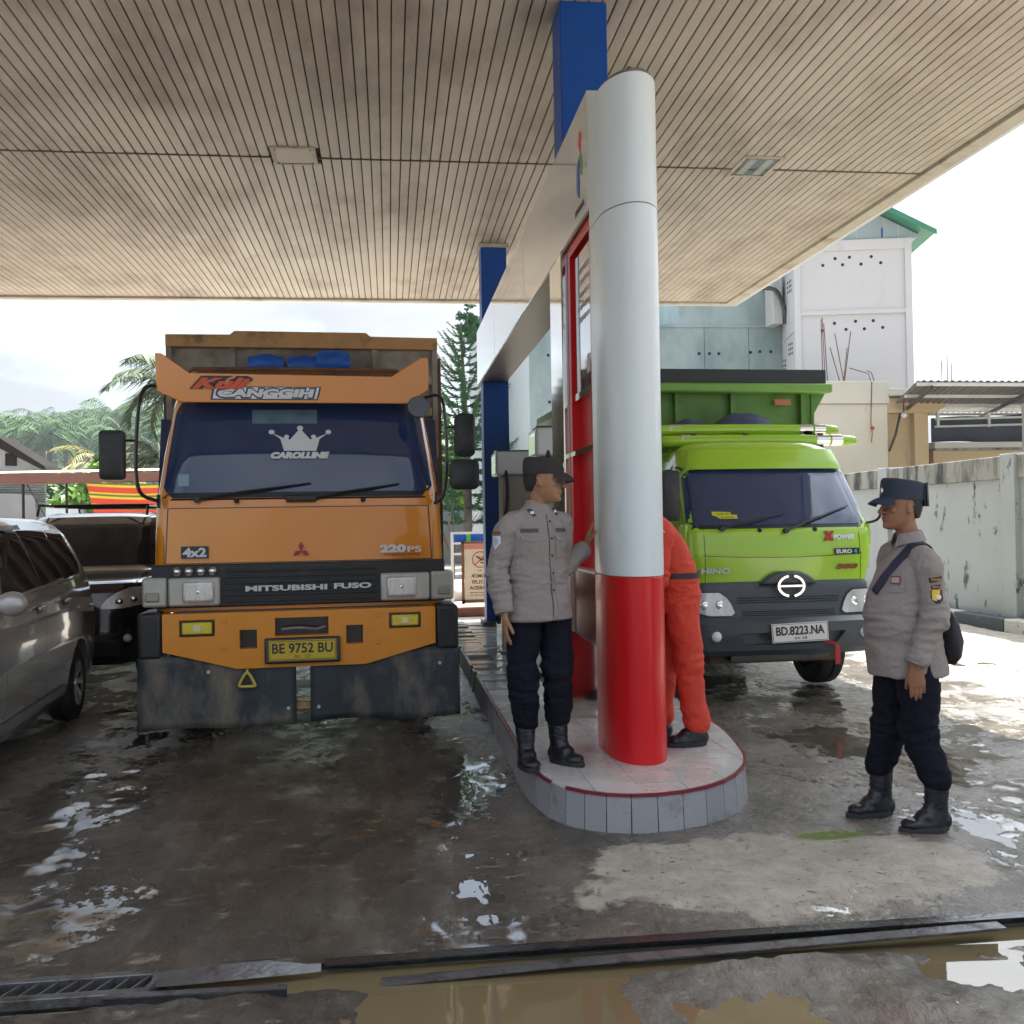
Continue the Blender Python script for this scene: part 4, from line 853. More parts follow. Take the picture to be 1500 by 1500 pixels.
for s in (-1, 1):
    for P, nm in (([(1.32, 1.13), (2.26, 1.15), (2.34, 1.15), (2.10, 1.56), (1.66, 1.56)], 'side_window'), ([(2.36, 1.16), (3.02, 1.17), (3.02, 1.30), (2.90, 1.56), (2.16, 1.56)], 'side_window'), ([(3.06, 1.17), (3.62, 1.20), (3.66, 1.28), (3.40, 1.56), (2.96, 1.56)], 'quarter_window')):
        side_patch(MV, P, s, .004, 14).build(nm, csg, T, smooth=True, ang=180, fix=False)
    side_patch(MV, [(1.2, 1.118), (3.62, 1.158), (3.62, 1.172), (1.2, 1.132)], s, .008, 14).build('belt_trim', chrome if s < 0 else mat('silver_trim', (.4, .4, .42), .3, .7), T, smooth=True, fix=False)
    side_patch(MV, [(1.5, 1.555), (2.2, 1.565), (2.2, 1.60), (1.6, 1.59)], s, .03, 8).build('rain_visor', mat('smoky_visor', (.25, .27, .29), .15, coat=.5), T, smooth=True, fix=False)
    for y0, y1, z0, z1 in ((1.30, 1.306, .30, 1.10), (2.32, 2.326, .30, 1.14), (3.00, 3.006, .72, 1.15)): side_patch(MV, [(y0, z0), (y1, z0), (y1, z1), (y0, z1)], s, .003, 1).build('door_seam', blkg, T, fix=False)
    for y in (2.16, 2.95):
        side_patch(MV, [(y - .10, .97), (y + .06, .975), (y + .06, 1.03), (y - .10, 1.025)], s, .002, 2).build('handle_recess', blkg, T, fix=False)
        MB().box(-.012, .012, -.09, .09, -.014, .014).build('door_handle', gpaint, T, bevel=.008, loc=(s * .845, y - .01, 1.01))
    add = MB().tube([(s * .81, 1.16, 1.10), (s * .90, 1.02, 1.12)], .02, 8); add.build('mirror_arm', gpaint, T)
    MB().ball((s * .95, .98, 1.12), (.09, .06, .075), 14, 10).build('mirror', gpaint, T, smooth=True)
    side_patch(MV, [(.45, .27), (2.95, .27), (2.95, .36), (.45, .36)], s, .012, 12).build('sill_trim', mat('sill_silver', (.36, .36, .37), .3, .6), T, smooth=True, fix=False)
    MB().box(-.05, .05, -.10, .1, -.18, .18).build('tail_lamp', mat('red_tail_lens', (.3, .01, .01), .15, coat=.6), T, bevel=.04, loc=(s * .66, 4.12, 1.05))
MB().box(-.55, .55, 0, .03, -.2, .2).build('rear_window', csg, T, bevel=.05, loc=(0, 4.02, 1.35), rot=(R(18), 0, 0)); MB().box(-.6, .6, 0, .03, -.2, .2).build('windscreen', csg, T, bevel=.05, loc=(0, 1.3, 1.35), rot=(R(-58), 0, 0))
dpaint = mat('black_cherry_paint', (.022, .014, .018), .12, .2, coat=1., var=.05)
SV = dense([(.24, .14, 4.2, .74, .2), (.34, .03, 4.25, .82, .26), (.55, 0, 4.28, .86, .28), (.80, .02, 4.26, .865, .28), (.97, .07, 4.22, .86, .28), (1.03, .13, 4.2, .85, .3), (1.065, .30, 4.2, .84, .3), (1.12, .82, 4.18, .82, .3), (1.17, .97, 4.16, .80, .28), (1.40, 1.22, 4.05, .75, .26), (1.60, 1.48, 3.95, .70, .26), (1.70, 1.66, 3.85, .65, .28), (1.75, 1.95, 3.7, .55, .28)], .05)
T, body = car('black_suv', 'black sport utility car with roof rack between the grey people carrier and orange truck', (-3.20, 10.2, 0), 3, SV, .16, dpaint, 4.28, (.85, 3.45), .34)
front_patch(SV, [(1.19, -.70, .70), (1.62, -.62, .62)], None, .16, .006, 20, .003).build('windscreen', csg, T, smooth=True, ang=180, fix=False)
for s in (-1, 1):
    lv_ = [(.79, .44, .62), (.82, .43, .80), (.88, .48, .835), (.94, .56, .84), (.99, .68, .83)]
    pl_ = [(z, x0, x1) if s > 0 else (z, -x1, -x0) for z, x0, x1 in lv_]
    h = front_patch(SV, pl_, None, .16, .010, 14, .02).build('headlight', flute, T, smooth=True, ang=180, fix=False)
    for hx, hz in ((.58, .855), (.70, .875)): MB().ball(front_pt(SV, s * hx, hz, .004, .16), (.05, .02, .035)).build('reflector', chrome, h, smooth=True)
    MB().ball(front_pt(SV, s * .66, .50, .0, .16), (.045, .03, .04)).build('fog_lamp', lens, T, smooth=True)
    side_patch(SV, [(1.42, 1.22), (2.3, 1.22), (2.3, 1.62), (1.75, 1.62)], s, .004).build('side_window', csg, T, smooth=True, fix=False)
    side_patch(SV, [(2.36, 1.22), (3.9, 1.24), (3.8, 1.62), (2.36, 1.62)], s, .004).build('side_window', csg, T, smooth=True, fix=False)
    MB().ball((s * .98, 1.15, 1.22), (.12, .07, .08), 14, 10).build('mirror', dpaint, T, smooth=True)
MB().box(-.3, .3, -.02, .05, .62, .76).build('grille', blkg, T, bevel=.01); MB().box(-.6, .6, -.015, .05, .34, .50).build('lower_intake', blkg, T, bevel=.01)
rk = MB()
for s in (-1, 1): rk.tube([(s * .58, 1.72, 1.72), (s * .58, 1.80, 1.83), (s * .58, 3.6, 1.84), (s * .58, 3.7, 1.74)], .014, 8)
for y in (1.80, 2.4, 3.0, 3.6): rk.tube([(-.58, y, 1.835), (.58, y, 1.835)], .012, 8)
rk.build('roof_rack', blkg, T, smooth=True)
spaint = mat('silver_car_paint', (.45, .47, .49), .2, .6, coat=.8, var=.03)
T, body = car('silver_hatchback', 'silver car of which only the roof shows behind the grey people carrier', (-5.35, 10.6, 0), 4, [(z * .97 if z < 1.2 else z * .98, a, b, c_, d) for z, a, b, c_, d in MV], .10, spaint, 4.25, (.85, 3.42), .30)
front_patch(MV, [(1.18, -.70, .70), (1.50, -.60, .60)], None, .1, .01, 16, .003).build('windscreen', csg, T, smooth=True, fix=False)
for s in (-1, 1): side_patch(MV, [(1.5, 1.13), (3.6, 1.17), (3.4, 1.5), (1.85, 1.5)], s, .006).build('side_window', csg, T, smooth=True, fix=False)
# ---------------------------------------------------------------- buildings and yard on the right
plas = mat('stained_white_plaster', (.52, .53, .52), .85, var=.06, vs=1.2, bump=.15, bs=20, dirt=((.10, .10, .09), .60, .78, 2.2, (1, 1, .35)), world=True)
wallm = mat('peeling_grey_white_wall', (.35, .375, .385), .85, var=.07, vs=1.4, bump=.2, bs=14, dirt=((.055, .06, .05), .595, .65, 5, (1, .8, .4)), world=True)
capm = mat('mouldy_wall_cap', (.28, .28, .26), .9, var=.1, vs=2, bump=.3, bs=20, dirt=((.04, .045, .04), .46, .62, 3.5, (1, 1, .25)), world=True)
t = thing('boundary_wall', 'long peeling white boundary wall with mouldy top band behind the right policeman', 'wall')
MB().box(8.42, 8.56, 2.5, 24.5, 0, 2.05).build('wall_panel', wallm, t)
MB().box(8.385, 8.58, 2.5, 24.5, 2.053, 2.37).build('wall_cap', capm, t, bevel=.01)
for k in range(7): MB().box(8.34, 8.62, 2.2 + 3.55 * k, 2.52 + 3.55 * k, 0, 2.39).build('wall_post', wallm, t, bevel=.008)
t = thing('painted_kerb', 'black and white painted concrete kerb along the foot of the boundary wall', 'kerb')
kb = mat('black_kerb_paint', (.035, .045, .05), .6, var=.3, vs=6, world=True, dirt=((.2, .2, .18), .62, .75, 5)); kw = mat('white_kerb_paint', (.5, .49, .44), .7, var=.15, vs=8, world=True, dirt=((.10, .09, .07), .55, .66, 9))
y = 3.2; k = 0
while y < 24:
    ln = 1.22 if k % 2 else .58
    MB().box(8.10, 8.33, y + .004, y + ln - .004, -.05, .175).build('kerb_block', kb if k % 2 else kw, t, bevel=.015); y += ln; k += 1
# white tower
t = thing('white_tower', 'tall white swiftlet house with green gabled roof and rows of round vent holes', 'building', (10.758, 26, 0), -12)
tw = mat('tower_white_render', (.58, .57, .58), .8, var=.03, vs=.8, bump=.08, bs=20, dirt=((.38, .39, .40), .6, .85, 1.5, (1, 1, .3)))
hole = mat('vent_hole_dark', (.02, .015, .02), .9); green = mat('green_roof_sheet', (.035, .22, .12), .45); dirtyg = mat('green_fascia', (.03, .20, .11), .5)
MB().box(0.02, 2.98, .06, 5.0, 0, 8.80).build('wall', tw, t)
for x0, x1, z0, z1 in ((-.0, .16, 0, 8.82), (2.86, 3.04, 0, 8.9), (.16, 2.86, 8.62, 8.9), (.16, 2.86, 6.93, 7.05), (.16, 2.86, 4.6, 4.9)): MB().box(x0, x1, 0, .06, z0, z1).build('wall_frame', tw, t, bevel=.01)
H1 = [(.764, 8.26), (1.085, 8.429), (1.455, 8.45), (1.276, 8.258), (1.75, 8.257), (2.017, 8.445), (2.258, 8.273), (.713, 6.523), (1.034, 6.712), (1.33, 6.539), (1.58, 6.747), (1.804, 6.541), (2.035, 6.749), (2.276, 6.561)]
hm = MB().cyl((0, .02, 0), (0, .075, 0), .043, n=14).mesh('vent_hole', hole)
rim_ = MB().rings([[(r * math.cos(a * .4488), y_, r * math.sin(a * .4488)) for a in range(14)] for r, y_ in ((.045, .055), (.058, .052), (.058, .062), (.045, .062))], False).mesh('vent_ring', tw)
for x, z in H1: link('vent_hole', hm, t, (x, .035, z)); 
hs = MB().cyl((-.012, 0, 0), (.02, 0, 0), .04, n=12).mesh('vent_hole', hole)
for a in range(3):
    for y0, z0 in ((.55, 8.0), (.55, 6.3), (1.6, 6.0)):
        for b in range(3): link('vent_hole', hs, t, (.02, y0 + a * .24, z0 - b * .13 + .02 * a))
MB().box(.0, .02, .3, 2.3, 6.55, 6.6).build('wall_ledge', tw, t); MB().box(-.03, .02, 2.4, 2.55, 0, 8.6).build('wall_frame', tw, t)
sid = mat('blue_grey_siding', (.33, .40, .43), .6, var=.06)
MB().prism([(-.15, 8.9), (3.2, 8.9), (3.25, 9.0), (1.55, 9.92), (-.15, 9.0)], .1, 4.9, 'y').build('gable_wall', sid, t)
for k in range(8): MB().box(.2 + .36 * k, .215 + .36 * k, .09, .1, 8.9, 9.05 + .6 * min(.2 + .36 * k, 3.1 - .2 - .36 * k) * .9).build('siding_joint', tw, t)
for s, x0, z0, x1, z1 in ((1, 1.55, 10.02, 3.52, 8.93), (-1, 1.55, 10.02, -.42, 8.93)):
    MB().prism([(x0, z0 - .05), (x1, z1 - .05), (x1, z1), (x0, z0)], -.5, 5.4, 'y').build('roof', green, t)
    MB().prism([(x0, z0 - .16), (x1, z1 - .12), (x1, z1 + .01), (x0, z0 + .01)], -.54, -.5, 'y').build('fascia_board', dirtyg, t)
MB().box(2.3, 2.33, .07, .095, 8.95, 9.2).build('blue_pipe', blue, t)
# raw grey-blue block behind
gb = mat('raw_blue_grey_cement', (.30, .37, .38), .85, var=.14, vs=.6, bump=.15, bs=10, dirt=((.20, .27, .28), .42, .62, 1.0, (1, 1, .5)), world=True); gb2 = mat('pale_blue_render', (.48, .54, .58), .85, var=.05, vs=1, world=True)
t = thing('cement_block_house', 'raw blue-grey cement building in two tiers behind the column and green truck', 'building', (0, 28, 0))
MB().box(3.9, 11.2, 0, 6, 0, 7.08).build('lower_tier', gb, t); MB().box(8.2, 11.2, .02, 6, 7.08, 9.1).build('upper_tier', gb, t)
MB().add([(3.9, .0, 0), (3.9, .0, 7.06), (2.6, 4.5, 7.3), (2.6, 4.5, 0)], [(0, 1, 2, 3)]).build('side_wall', gb2, t)
for z in (3.5, 7.0): MB().box(3.9, 11.2, -.03, 0, z, z + .08).build('string_course', gb, t)
for x in (5.2, 6.6, 8.9, 10.2): MB().box(x, x + .012, -.004, .01, 0, 7.0).build('joint_line', hole, t)
for x, z in ((4.44, 6.2), (4.69, 6.22), (4.457, 4.9), (4.745, 4.92), (8.75, 6.26), (9.05, 6.26), (9.325, 6.26), (10.25, 6.3), (10.53, 6.32), (10.85, 6.32)): MB().cyl((x, -.01, z), (x, .05, z), .045, n=12).build('vent_hole', hole, t)
MB().box(10.7, 11.0, -.6, 0, 7.0, 8.3).build('rain_hood', plas, t, bevel=.03); MB().tube([(10.3, -.5, 8.0), (10.7, -.8, 7.9), (11.0, -.7, 7.4), (11.05, -.6, 7.0)], .06, 8, 4).build('gutter_pipe', blkg, t)
# cream annex with peeling parapet
crm = mat('cream_plaster', (.56, .52, .43), .85, var=.05, vs=1, world=True, bump=.12, bs=20, dirt=((.18, .15, .12), .64, .76, 3.0, (1, 1, .4))); cr2 = mat('tan_plaster', (.52, .40, .24), .8, var=.06, vs=1.5, world=True, dirt=((.25, .2, .14), .6, .8, 2, (1, 1, .3)))
t = thing('cream_annex', 'cream plastered annex with stained parapet below the white tower', 'building', (0, 24, 0))
MB().box(9.0, 12.26, 0, 1.2, 0, 4.35).build('wall', crm, t); MB().box(8.95, 12.30, -.05, 1.2, 4.36, 4.92).build('parapet', crm, t, bevel=.015)
MB().box(12.26, 13.1, .45, 1.2, 0, 4.45).build('side_bay_wall', cr2, t); MB().box(13.1, 13.47, .25, 1.2, 0, 4.25).build('corner_pier', cr2, t, bevel=.01)
MB().box(12.28, 13.30, -.1, .5, 4.55, 4.74).build('canopy_slab', crm, t, bevel=.02); MB().box(12.3, 13.6, .1, .45, 4.15, 4.5).build('lintel', cr2, t)
MB().prism([(13.47, 4.1), (13.9, 4.3), (13.95, 4.42), (13.47, 4.45)], .2, .5, 'y').build('bracket', cr2, t)
MB().tube([(12.75, .2, 4.3), (12.6, .25, 3.6), (12.45, .3, 3.2)], .035, 6).build('drain_pipe', blkg, t); MB().tube([(11.85, -.06, 4.9), (11.8, -.07, 3.9), (11.83, -.07, 3.6), (11.80, -.07, 3.4)], .012, 5).build('hanging_wire', rust, t)
MB().ball((11.83, -.08, 3.75), (.06, .03, .05), 8, 6).build('red_rag', rdp, t)
lb = MB().ball((0, 0, 0), .075, 14, 10).build('round_lamp', mat('white_globe', (.75, .75, .73), .2), None, smooth=True, loc=(12.72, 24.05, 4.08)); tag(lb, 'unlit white globe lamp hanging under the slab of the cream annex', 'lamp')
MB().cyl((0, 0, .06), (0, 0, .46), .012, n=6).build('lamp_stem', blkg, lb)
def rebar(x, y, z, pts, label):
    r = thing('rebar_bundle', label, 'steel rods', (x, y, z), group='rusty rebar rods sticking up'); 
    for p in pts: MB().tube(p, .012, 5).build('rod', rust, r)
rebar(10.75, 24.3, 4.9, [[(0, 0, 0), (-.02, 0, 1.6)], [(.06, 0, 0), (.02, .02, 1.65)], [(.12, 0, 0), (.05, 0, 1.5)]], 'tallest upright rebar rods on the parapet left of the tower')
rebar(11.2, 24.3, 4.9, [[(0, 0, 0), (-.25, 0, .9)], [(.10, 0, 0), (-.12, 0, 1.25)], [(.1, 0, 0), (.3, .0, 1.3)], [(.08, 0, 0), (.2, 0, .9)]], 'splayed rebar rods on the parapet in front of the tower')
rebar(12.0, 24.1, 4.9, [[(-.1, 0, 0), (-.15, 0, .22), (-.65, 0, .36)], [(0, 0, 0), (-.08, 0, .25), (-.2, 0, .3)]], 'bent rebar rods drooping over the parapet corner')
rebar(14.0, 24.5, 4.75, [[(0, 0, 0), (0, 0, .75)], [(.15, 0, 0), (.15, 0, .9)], [(.25, 0, 0), (.26, 0, .7)]], 'short rebar rods rising behind the corrugated lean-to roof')
rebar(8.6, 27.5, 4.9, [[(0, 0, 0), (0, 0, .5)], [(.25, 0, 0), (.28, 0, .7)], [(.5, 0, 0), (.55, 0, .4)], [(.62, 0, 0), (.62, 0, .45)]], 'short rebar rods behind the green tipper body')
# lean-to roofs beyond the wall
zinc = mat('weathered_zinc_sheet', (.22, .20, .18), .55, .4, var=.2, vs=2, dirt=((.12, .09, .06), .5, .75, 2)); whs = mat('white_steel_bar', (.55, .57, .58), .4)
t = thing('lean_to_roof', 'corrugated lean-to roof on white purlins seen from below right of the tower', 'roof', (0, 0, 0))
def rf(u, v):
    x = 10.9 + 9 * u; y = 20 + 6.5 * v; x2 = x + 2.6 * v
    return (x2, y, 4.37 + .035 * v - .03 * u + .018 * math.sin(x * 40))
MB().grid(rf, 260, 3).build('corrugated_sheet', zinc, t, fix=False, smooth=True)
for v in (.02, .34, .66, .98):
    a, b = Vector(rf(0, v)), Vector(rf(1, v)); MB().beam((a.x, a.y, 4.31 + .035 * v), (b.x, b.y, 4.28 + .035 * v), .05, .07).build('purlin', whs, t)
for x in (11.2, 13.6, 16, 18.6): MB().beam((x, 20, 4.23), (x + 2.6, 26.5, 4.25), .05, .08).build('rafter', blk, t)
for x, y in ((14.9, 22.5), (18.5, 22.5)): MB().box(x - .04, x + .04, y - .04, y + .04, 0, 4.2).build('post', whs, t)
t = thing('low_shed', 'low shed with dark netting, white handrail and tan wall behind the boundary wall', 'shed', (0, 24.8, 0))
MB().box(13.9, 22, 0, 2.5, 0, 3.24).build('wall', cr2, t); MB().box(13.85, 22, -.2, 2.6, 3.24, 3.30).build('roof_edge', capm, t); MB().box(13.8, 22, -.25, 2.6, 3.30, 3.44).build('white_gutter', plas, t)
net = MB().grid(lambda u, v: (13.9 + 8 * u, .1 + .05 * math.sin(u * 30), 3.46 + v * (.62 + .35 * u) + .03 * math.sin(u * 21)), 40, 4); net.build('dark_netting', mat('blue_black_netting', (.03, .045, .07), .7, var=.3, vs=4, bump=.4, bs=8), t, fix=False, smooth=True)
for z in (3.86, 4.05): MB().beam((13.95, .0, z), (22, .0, z + .16), .04, .05).build('handrail', whs, t)
for x in (14.0, 15.4, 16.8, 18.2): MB().box(x, x + .07, -.03, .03, 3.85, 4.25).build('rail_post', whs, t)
# ---------------------------------------------------------------- dispensers on the island
dw = mat('dispenser_white', (.55, .58, .60), .3, coat=.3, var=.04); dg_ = mat('dispenser_grey_brown', (.27, .24, .21), .5, var=.1)
def dispenser(y, x0, x1, zt, label, n):
    t = thing('fuel_dispenser', label, 'fuel dispenser', ((x0 + x1) / 2, y, .2), group='fuel dispensers on the island')
    h = (x1 - x0) / 2
    MB().box(-h + .03, h - .03, -.28, .28, 0, 1.35).build('cabinet', dw, t, bevel=.02); MB().box(-h + .07, h - .02, -.22, .22, 1.35, zt - .45).build('neck', dg_, t, bevel=.01)
    MB().box(-h, h, -.27, .27, zt - .45, zt - .2).build('display_head', dw, t, bevel=.02); MB().box(-h - .004, -h + .01, -.2, .2, zt - .42, zt - .24).build('display', wsg, t)
    MB().box(-h + .01, -h + .03, -.29, -.1, .5, 1.2).build('nozzle_holster', blkg, t)
    MB().tube([(-h + .1, -.25, zt - .40), (-h + .1, -.36, zt - .7), (-h + .02, -.38, 1.0), (-h - .02, -.36, .45), (-h - .0, -.32, .35), (-h - .02, -.30, .9)], .02, 8, 5).build('hose', blk, t, smooth=True)
    MB().ball((-h - .03, -.30, .95), (.03, .03, .09), 10, 8).build('nozzle', blkg, t, smooth=True)
    MB().box(-h, h, -.27, -.0, zt - .2, zt - .19).build('top_plate', blkg, t)
dispenser(10.9, 1.12, 1.52, 2.31, 'far grey and white fuel dispenser with black hose beside the blue pillar', 0)
dispenser(9.0, 1.27, 1.86, 2.38, 'near wide white fuel dispenser behind the left policeman', 1)
# ---------------------------------------------------------------- sign, rail, low house between truck and gantry
t = thing('warning_sign', 'framed warning sign seen from behind with mirrored words and crossed pump symbol', 'sign', (1.50, 17.3, 0), 0)
MB().box(-.25, .27, -.012, .012, .28, 1.22).build('sign_panel', mat('cream_sign', (.78, .66, .54), .6, var=.04), t)
MB().box(-.25, .27, -.016, -.0125, 1.13, 1.21).build('header_band', mat('pink_band', (.7, .28, .22), .6), t)
fb = MB(); fb.box(-.30, -.255, -.02, .02, .2, 1.26).box(.275, .32, -.02, .02, .2, 1.26).box(-.30, .32, -.02, .02, 1.222, 1.26).box(-.30, .32, -.02, .02, .22, .278); fb.build('frame', mat('brown_frame', (.22, .09, .05), .6), t)
srd = mat('sign_red', (.5, .06, .04), .6); sbr = mat('sign_brown_ink', (.16, .05, .03), .6)
MB().rings([[(r * math.cos(a * .2618) + .02, y_, r * math.sin(a * .2618) + .95) for a in range(24)] for r, y_ in ((.125, -.013), (.14, -.013), (.14, -.015), (.125, -.015))], False).build('ban_ring', srd, t); MB().beam((-.07, -.0165, .86), (.11, -.0165, 1.04), .012, .004, up=(0, 1, 0)).build('ban_bar', srd, t)
MB().tube([(.09, -.017, .97), (.04, -.017, .94), (.0, -.017, .98), (-.05, -.017, 1.0)], .014, 6, 3).build('pump_symbol', sbr, t); MB().tube([(.02, -.017, .9), (.08, -.017, .89)], .01, 6).build('pump_symbol', sbr, t)
for s, z, h in (('JIKA', .765, .03), ('NOMOR', .675, .06), ('POLISI', .575, .06), ('BERBEDA', .475, .06)): text(s, .06, sbr, t, (.01, -.0145, z), width={'JIKA': .08, 'NOMOR': .30, 'POLISI': .27, 'BERBEDA': .36}.get(s, .34), height=h, mirror=True, bold=.001, ext=.001)
for k in range(2): dashes(t, sbr, -.16, .20, .395 - .045 * k, .02, k, lambda a, z: (a, -.0145, z), 14)
bk = mat('red_brick_base', (.25, .10, .07), .8, var=.2, vs=8, bump=.3); MB().box(-.7, .5, -.15, .2, 0, .15).build('brick_base', bk, t, bevel=.02)
t = thing('white_railing', 'low white steel railing with blue and green panels behind the warning sign', 'railing', (0, 19, 0))
for z in (1.0, 1.2, 1.39): MB().box(1.15, 3.4, -.02, .02, z - .02, z + .02).build('rail', whs, t)
for x in (1.15, 2.3, 3.4): MB().box(x - .025, x + .025, -.03, .03, 0, 1.41).build('rail_post', whs, t)
MB().box(1.19, 3.36, .05, .07, 1.22, 1.37).build('blue_band', blue, t); MB().box(1.42, 1.50, .03, .049, 1.2, 1.38).build('green_band', mat('green_band', (.06, .4, .05), .5), t)
gh = mat('dark_grey_house_wall', (.15, .17, .18), .8, var=.12, vs=1.5, world=True)
t = thing('grey_house', 'low dark grey house behind the pine tree', 'house', (2.5, 40, 0)); MB().box(-3, 5, 0, 5, 0, 3.0).build('wall', gh, t); MB().prism([(-3.4, 3.0), (5.4, 3.0), (5.0, 3.6), (-3, 3.6)], -.4, 5.4, 'y').build('roof', zinc, t, weld=True)
MB().box(-1.5, -.5, -.02, .02, 1.2, 2.3).build('window', wsg, t)
for k in range(9):
    r = random.Random(k); m = MB().ball((0, 0, 0), (.35 + .3 * r.random(), .35, .22 + .12 * r.random()), 12, 8); m.v = [(v[0] + .06 * fbm((v[0] * 5, v[1] * 5, k)), v[1] + .06 * fbm((v[0] * 5, k, v[2] * 5)), v[2] + .06 * fbm((k, v[1] * 5, v[2] * 5))) for v in m.v]
    o = m.build('pale_rock', mat('pale_rock', (.45, .42, .36), .9, var=.2, bump=.6, bs=6), None, smooth=True, ang=180, loc=(-.6 + k * .42, 20.5 + r.random(), .12)); tag(o, 'pale rock in the row of rubble behind the warning sign', 'rock', 'pale rocks edging the yard')
# ---------------------------------------------------------------- left background
t = thing('roadside_stall', 'roadside stall with long brown sheet roof on thin poles above the black car', 'stall', (0, 22, 0))
brn = mat('brown_roof_sheet', (.20, .085, .065), .6, var=.12, vs=2, world=True); brl = mat('lit_roof_edge', (.50, .34, .28), .6, var=.1, vs=3, world=True)  # the roof sheet's paler tone is sunlight put into the colour
MB().grid(lambda u, v: (-11 + 7.2 * u, 3.0 * v, 2.72 + .07 * u + .22 * v), 20, 2).build('roof_sheet', brl, t, fix=False); MB().grid(lambda u, v: (-11 + 7.2 * u, -.02, 2.54 + .10 * v * 2 + .0 * u + .02 * math.sin(u * 9) * (1 - v)), 40, 2).build('valance', brn, t, fix=False)
for x in (-9.8, -7.45, -5.2, -4.2):
    for y_ in (0.05, 2.9): MB().cyl((x, y_, 0), (x, y_, 2.75), .03, n=8).build('pole', blkg, t)
MB().beam((-11, .05, 2.56), (-3.8, .05, 2.56), .03, .03).build('cross_pole', blkg, t)
for x in (-7.4, -6.15, -4.6): MB().beam((x, .06, 2.56), (x + .38, .06, 1.85), .02, .02).build('brace', blkg, t)
stripes = MB()
t2 = thing('striped_tarpaulin', 'red, yellow and green striped tarpaulin hanging under the brown stall roof', 'tarpaulin', (0, 21.98, 0))
bands = [('olive', (.16, .18, .03)), ('yellow', (.75, .60, .06)), ('red', (.72, .07, .03)), ('yellow', (.75, .60, .06)), ('olive', (.16, .18, .03)), ('yellow', (.75, .60, .06)), ('red', (.72, .07, .03)), ('yellow', (.75, .60, .06)), ('olive', (.16, .18, .03)), ('red', (.72, .07, .03))]
z1 = 2.56
for k, (nm, c) in enumerate(bands):
    hh = (.035, .05, .12, .035, .04, .05, .12, .05, .04, .14)[k]; z0 = z1 - hh
    def f(u, v, z0=z0, z1=z1):
        x = -6.2 + 2.3 * u + .25 * (2.56 - z0 - (z1 - z0) * v) * (1 - u); return (x, .04 * math.sin(x * 6) - .1 * (2.56 - z1) , z0 + (z1 - z0) * v - .06 * math.sin(math.pi * u))
    MB().grid(f, 24, 1).build('stripe', mat('tarp_' + nm, c, .6, var=.08, vs=6), t2, fix=False, smooth=True); z1 = z0
t = thing('corrugated_shed', 'grey corrugated shed with dark sloping roof at the far left', 'shed', (0, 26, 0))
cz = mat('pale_corrugated_sheet', (.38, .42, .42), .5, .3, var=.15, vs=2, world=True)
MB().grid(lambda u, v: (-14 + 5.75 * u, .03 * math.sin(v * 90), 2.2 + 1.05 * v * (1 - .25 * u)), 4, 90).build('corrugated_wall', cz, t, fix=False, smooth=True)
MB().box(-14, -8.3, .1, 5, 0, 2.2).build('lower_wall', mat('grey_board', (.22, .25, .27), .7, var=.2), t)
MB().prism([(-14, 5.4), (-9.3, 3.86), (-8.2, 3.12), (-8.15, 3.02), (-9.3, 3.6), (-14, 5.2)], -.3, 1.0, 'y').build('roof', mat('dark_roof', (.03, .027, .025), .95, var=.2, spec=.03), t, weld=True)
MB().prism([(-14, 3.2), (-8.35, 2.95), (-8.35, 3.05), (-9.35, 3.58), (-14, 5.15)], .08, .9, 'y').build('gable_wall', cz, t, weld=True); MB().box(-9.2, -8.95, .02, .078, 3.15, 3.45).build('window', hole, t); MB().add([(-9.6, -.4, 2.5), (-8.4, -.4, 2.42), (-8.3, -.5, 1.7), (-9.6, -.5, 1.7)], [(0, 1, 2, 3)]).build('grey_tarpaulin', mat('grey_tarp', (.36, .39, .42), .5, var=.15, vs=2), t)
# ---------------------------------------------------------------- vegetation
leafp = mat('oil_palm_frond', (.055, .13, .035), .75, var=.35, vs=.6, rand=.22, spec=.12); leafy = mat('yellowing_frond', (.30, .25, .03), .5, var=.3); bark = mat('palm_trunk', (.12, .10, .08), .9, var=.3, bump=.5, bs=6)
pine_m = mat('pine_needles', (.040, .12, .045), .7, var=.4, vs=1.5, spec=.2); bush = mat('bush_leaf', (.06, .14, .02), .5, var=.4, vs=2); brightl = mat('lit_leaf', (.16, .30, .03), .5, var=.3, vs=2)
def frond(m, base, az, el0, ln, droop, nl, ll, rnd, wl=.05):
    d = Vector((math.cos(az), math.sin(az), 0)); p = Vector(base); el = el0; st = ln / nl; sd_ = Vector((-d.y, d.x, 0)); prev = p.copy()
    for k in range(nl):
        t_ = k / nl; el = el0 - droop * t_ ** 1.3; q = p + (d * math.cos(el) + Vector((0, 0, 1)) * math.sin(el)) * st
        m.add([p + sd_ * .03 * (1 - t_), q + sd_ * .03 * (1 - t_), q - sd_ * .03 * (1 - t_), p - sd_ * .03 * (1 - t_)], [(0, 1, 2, 3)])
        if k > 1:
            L_ = ll * math.sin(math.pi * (t_ * .85 + .12)) ** .6
            for s in (-1, 1):
                tip = q + sd_ * s * L_ * .75 + d * L_ * .45 + Vector((0, 0, -L_ * (.25 + .45 * rnd.random())))
                a = Vector((d.x * wl, d.y * wl, 0)); m.add([p, p + a, tip], [(0, 1, 2)])
        p = q
def palm_mesh(seed, n, ln, nl, ll, droop=2.0, wl=.1, h=0., elr=(-.2, 1.35)):
    rnd = random.Random(seed); m = MB()
    for k in range(n):
        az = k * 2.39996 + rnd.random() * .4; e = elr[0] + (elr[1] - elr[0]) * ((k + .5) / n)
        frond(m, (0, 0, h), az, e, ln * (.8 + .3 * rnd.random()), droop * (.75 + .4 * rnd.random()), nl, ll, rnd, wl)
    return m
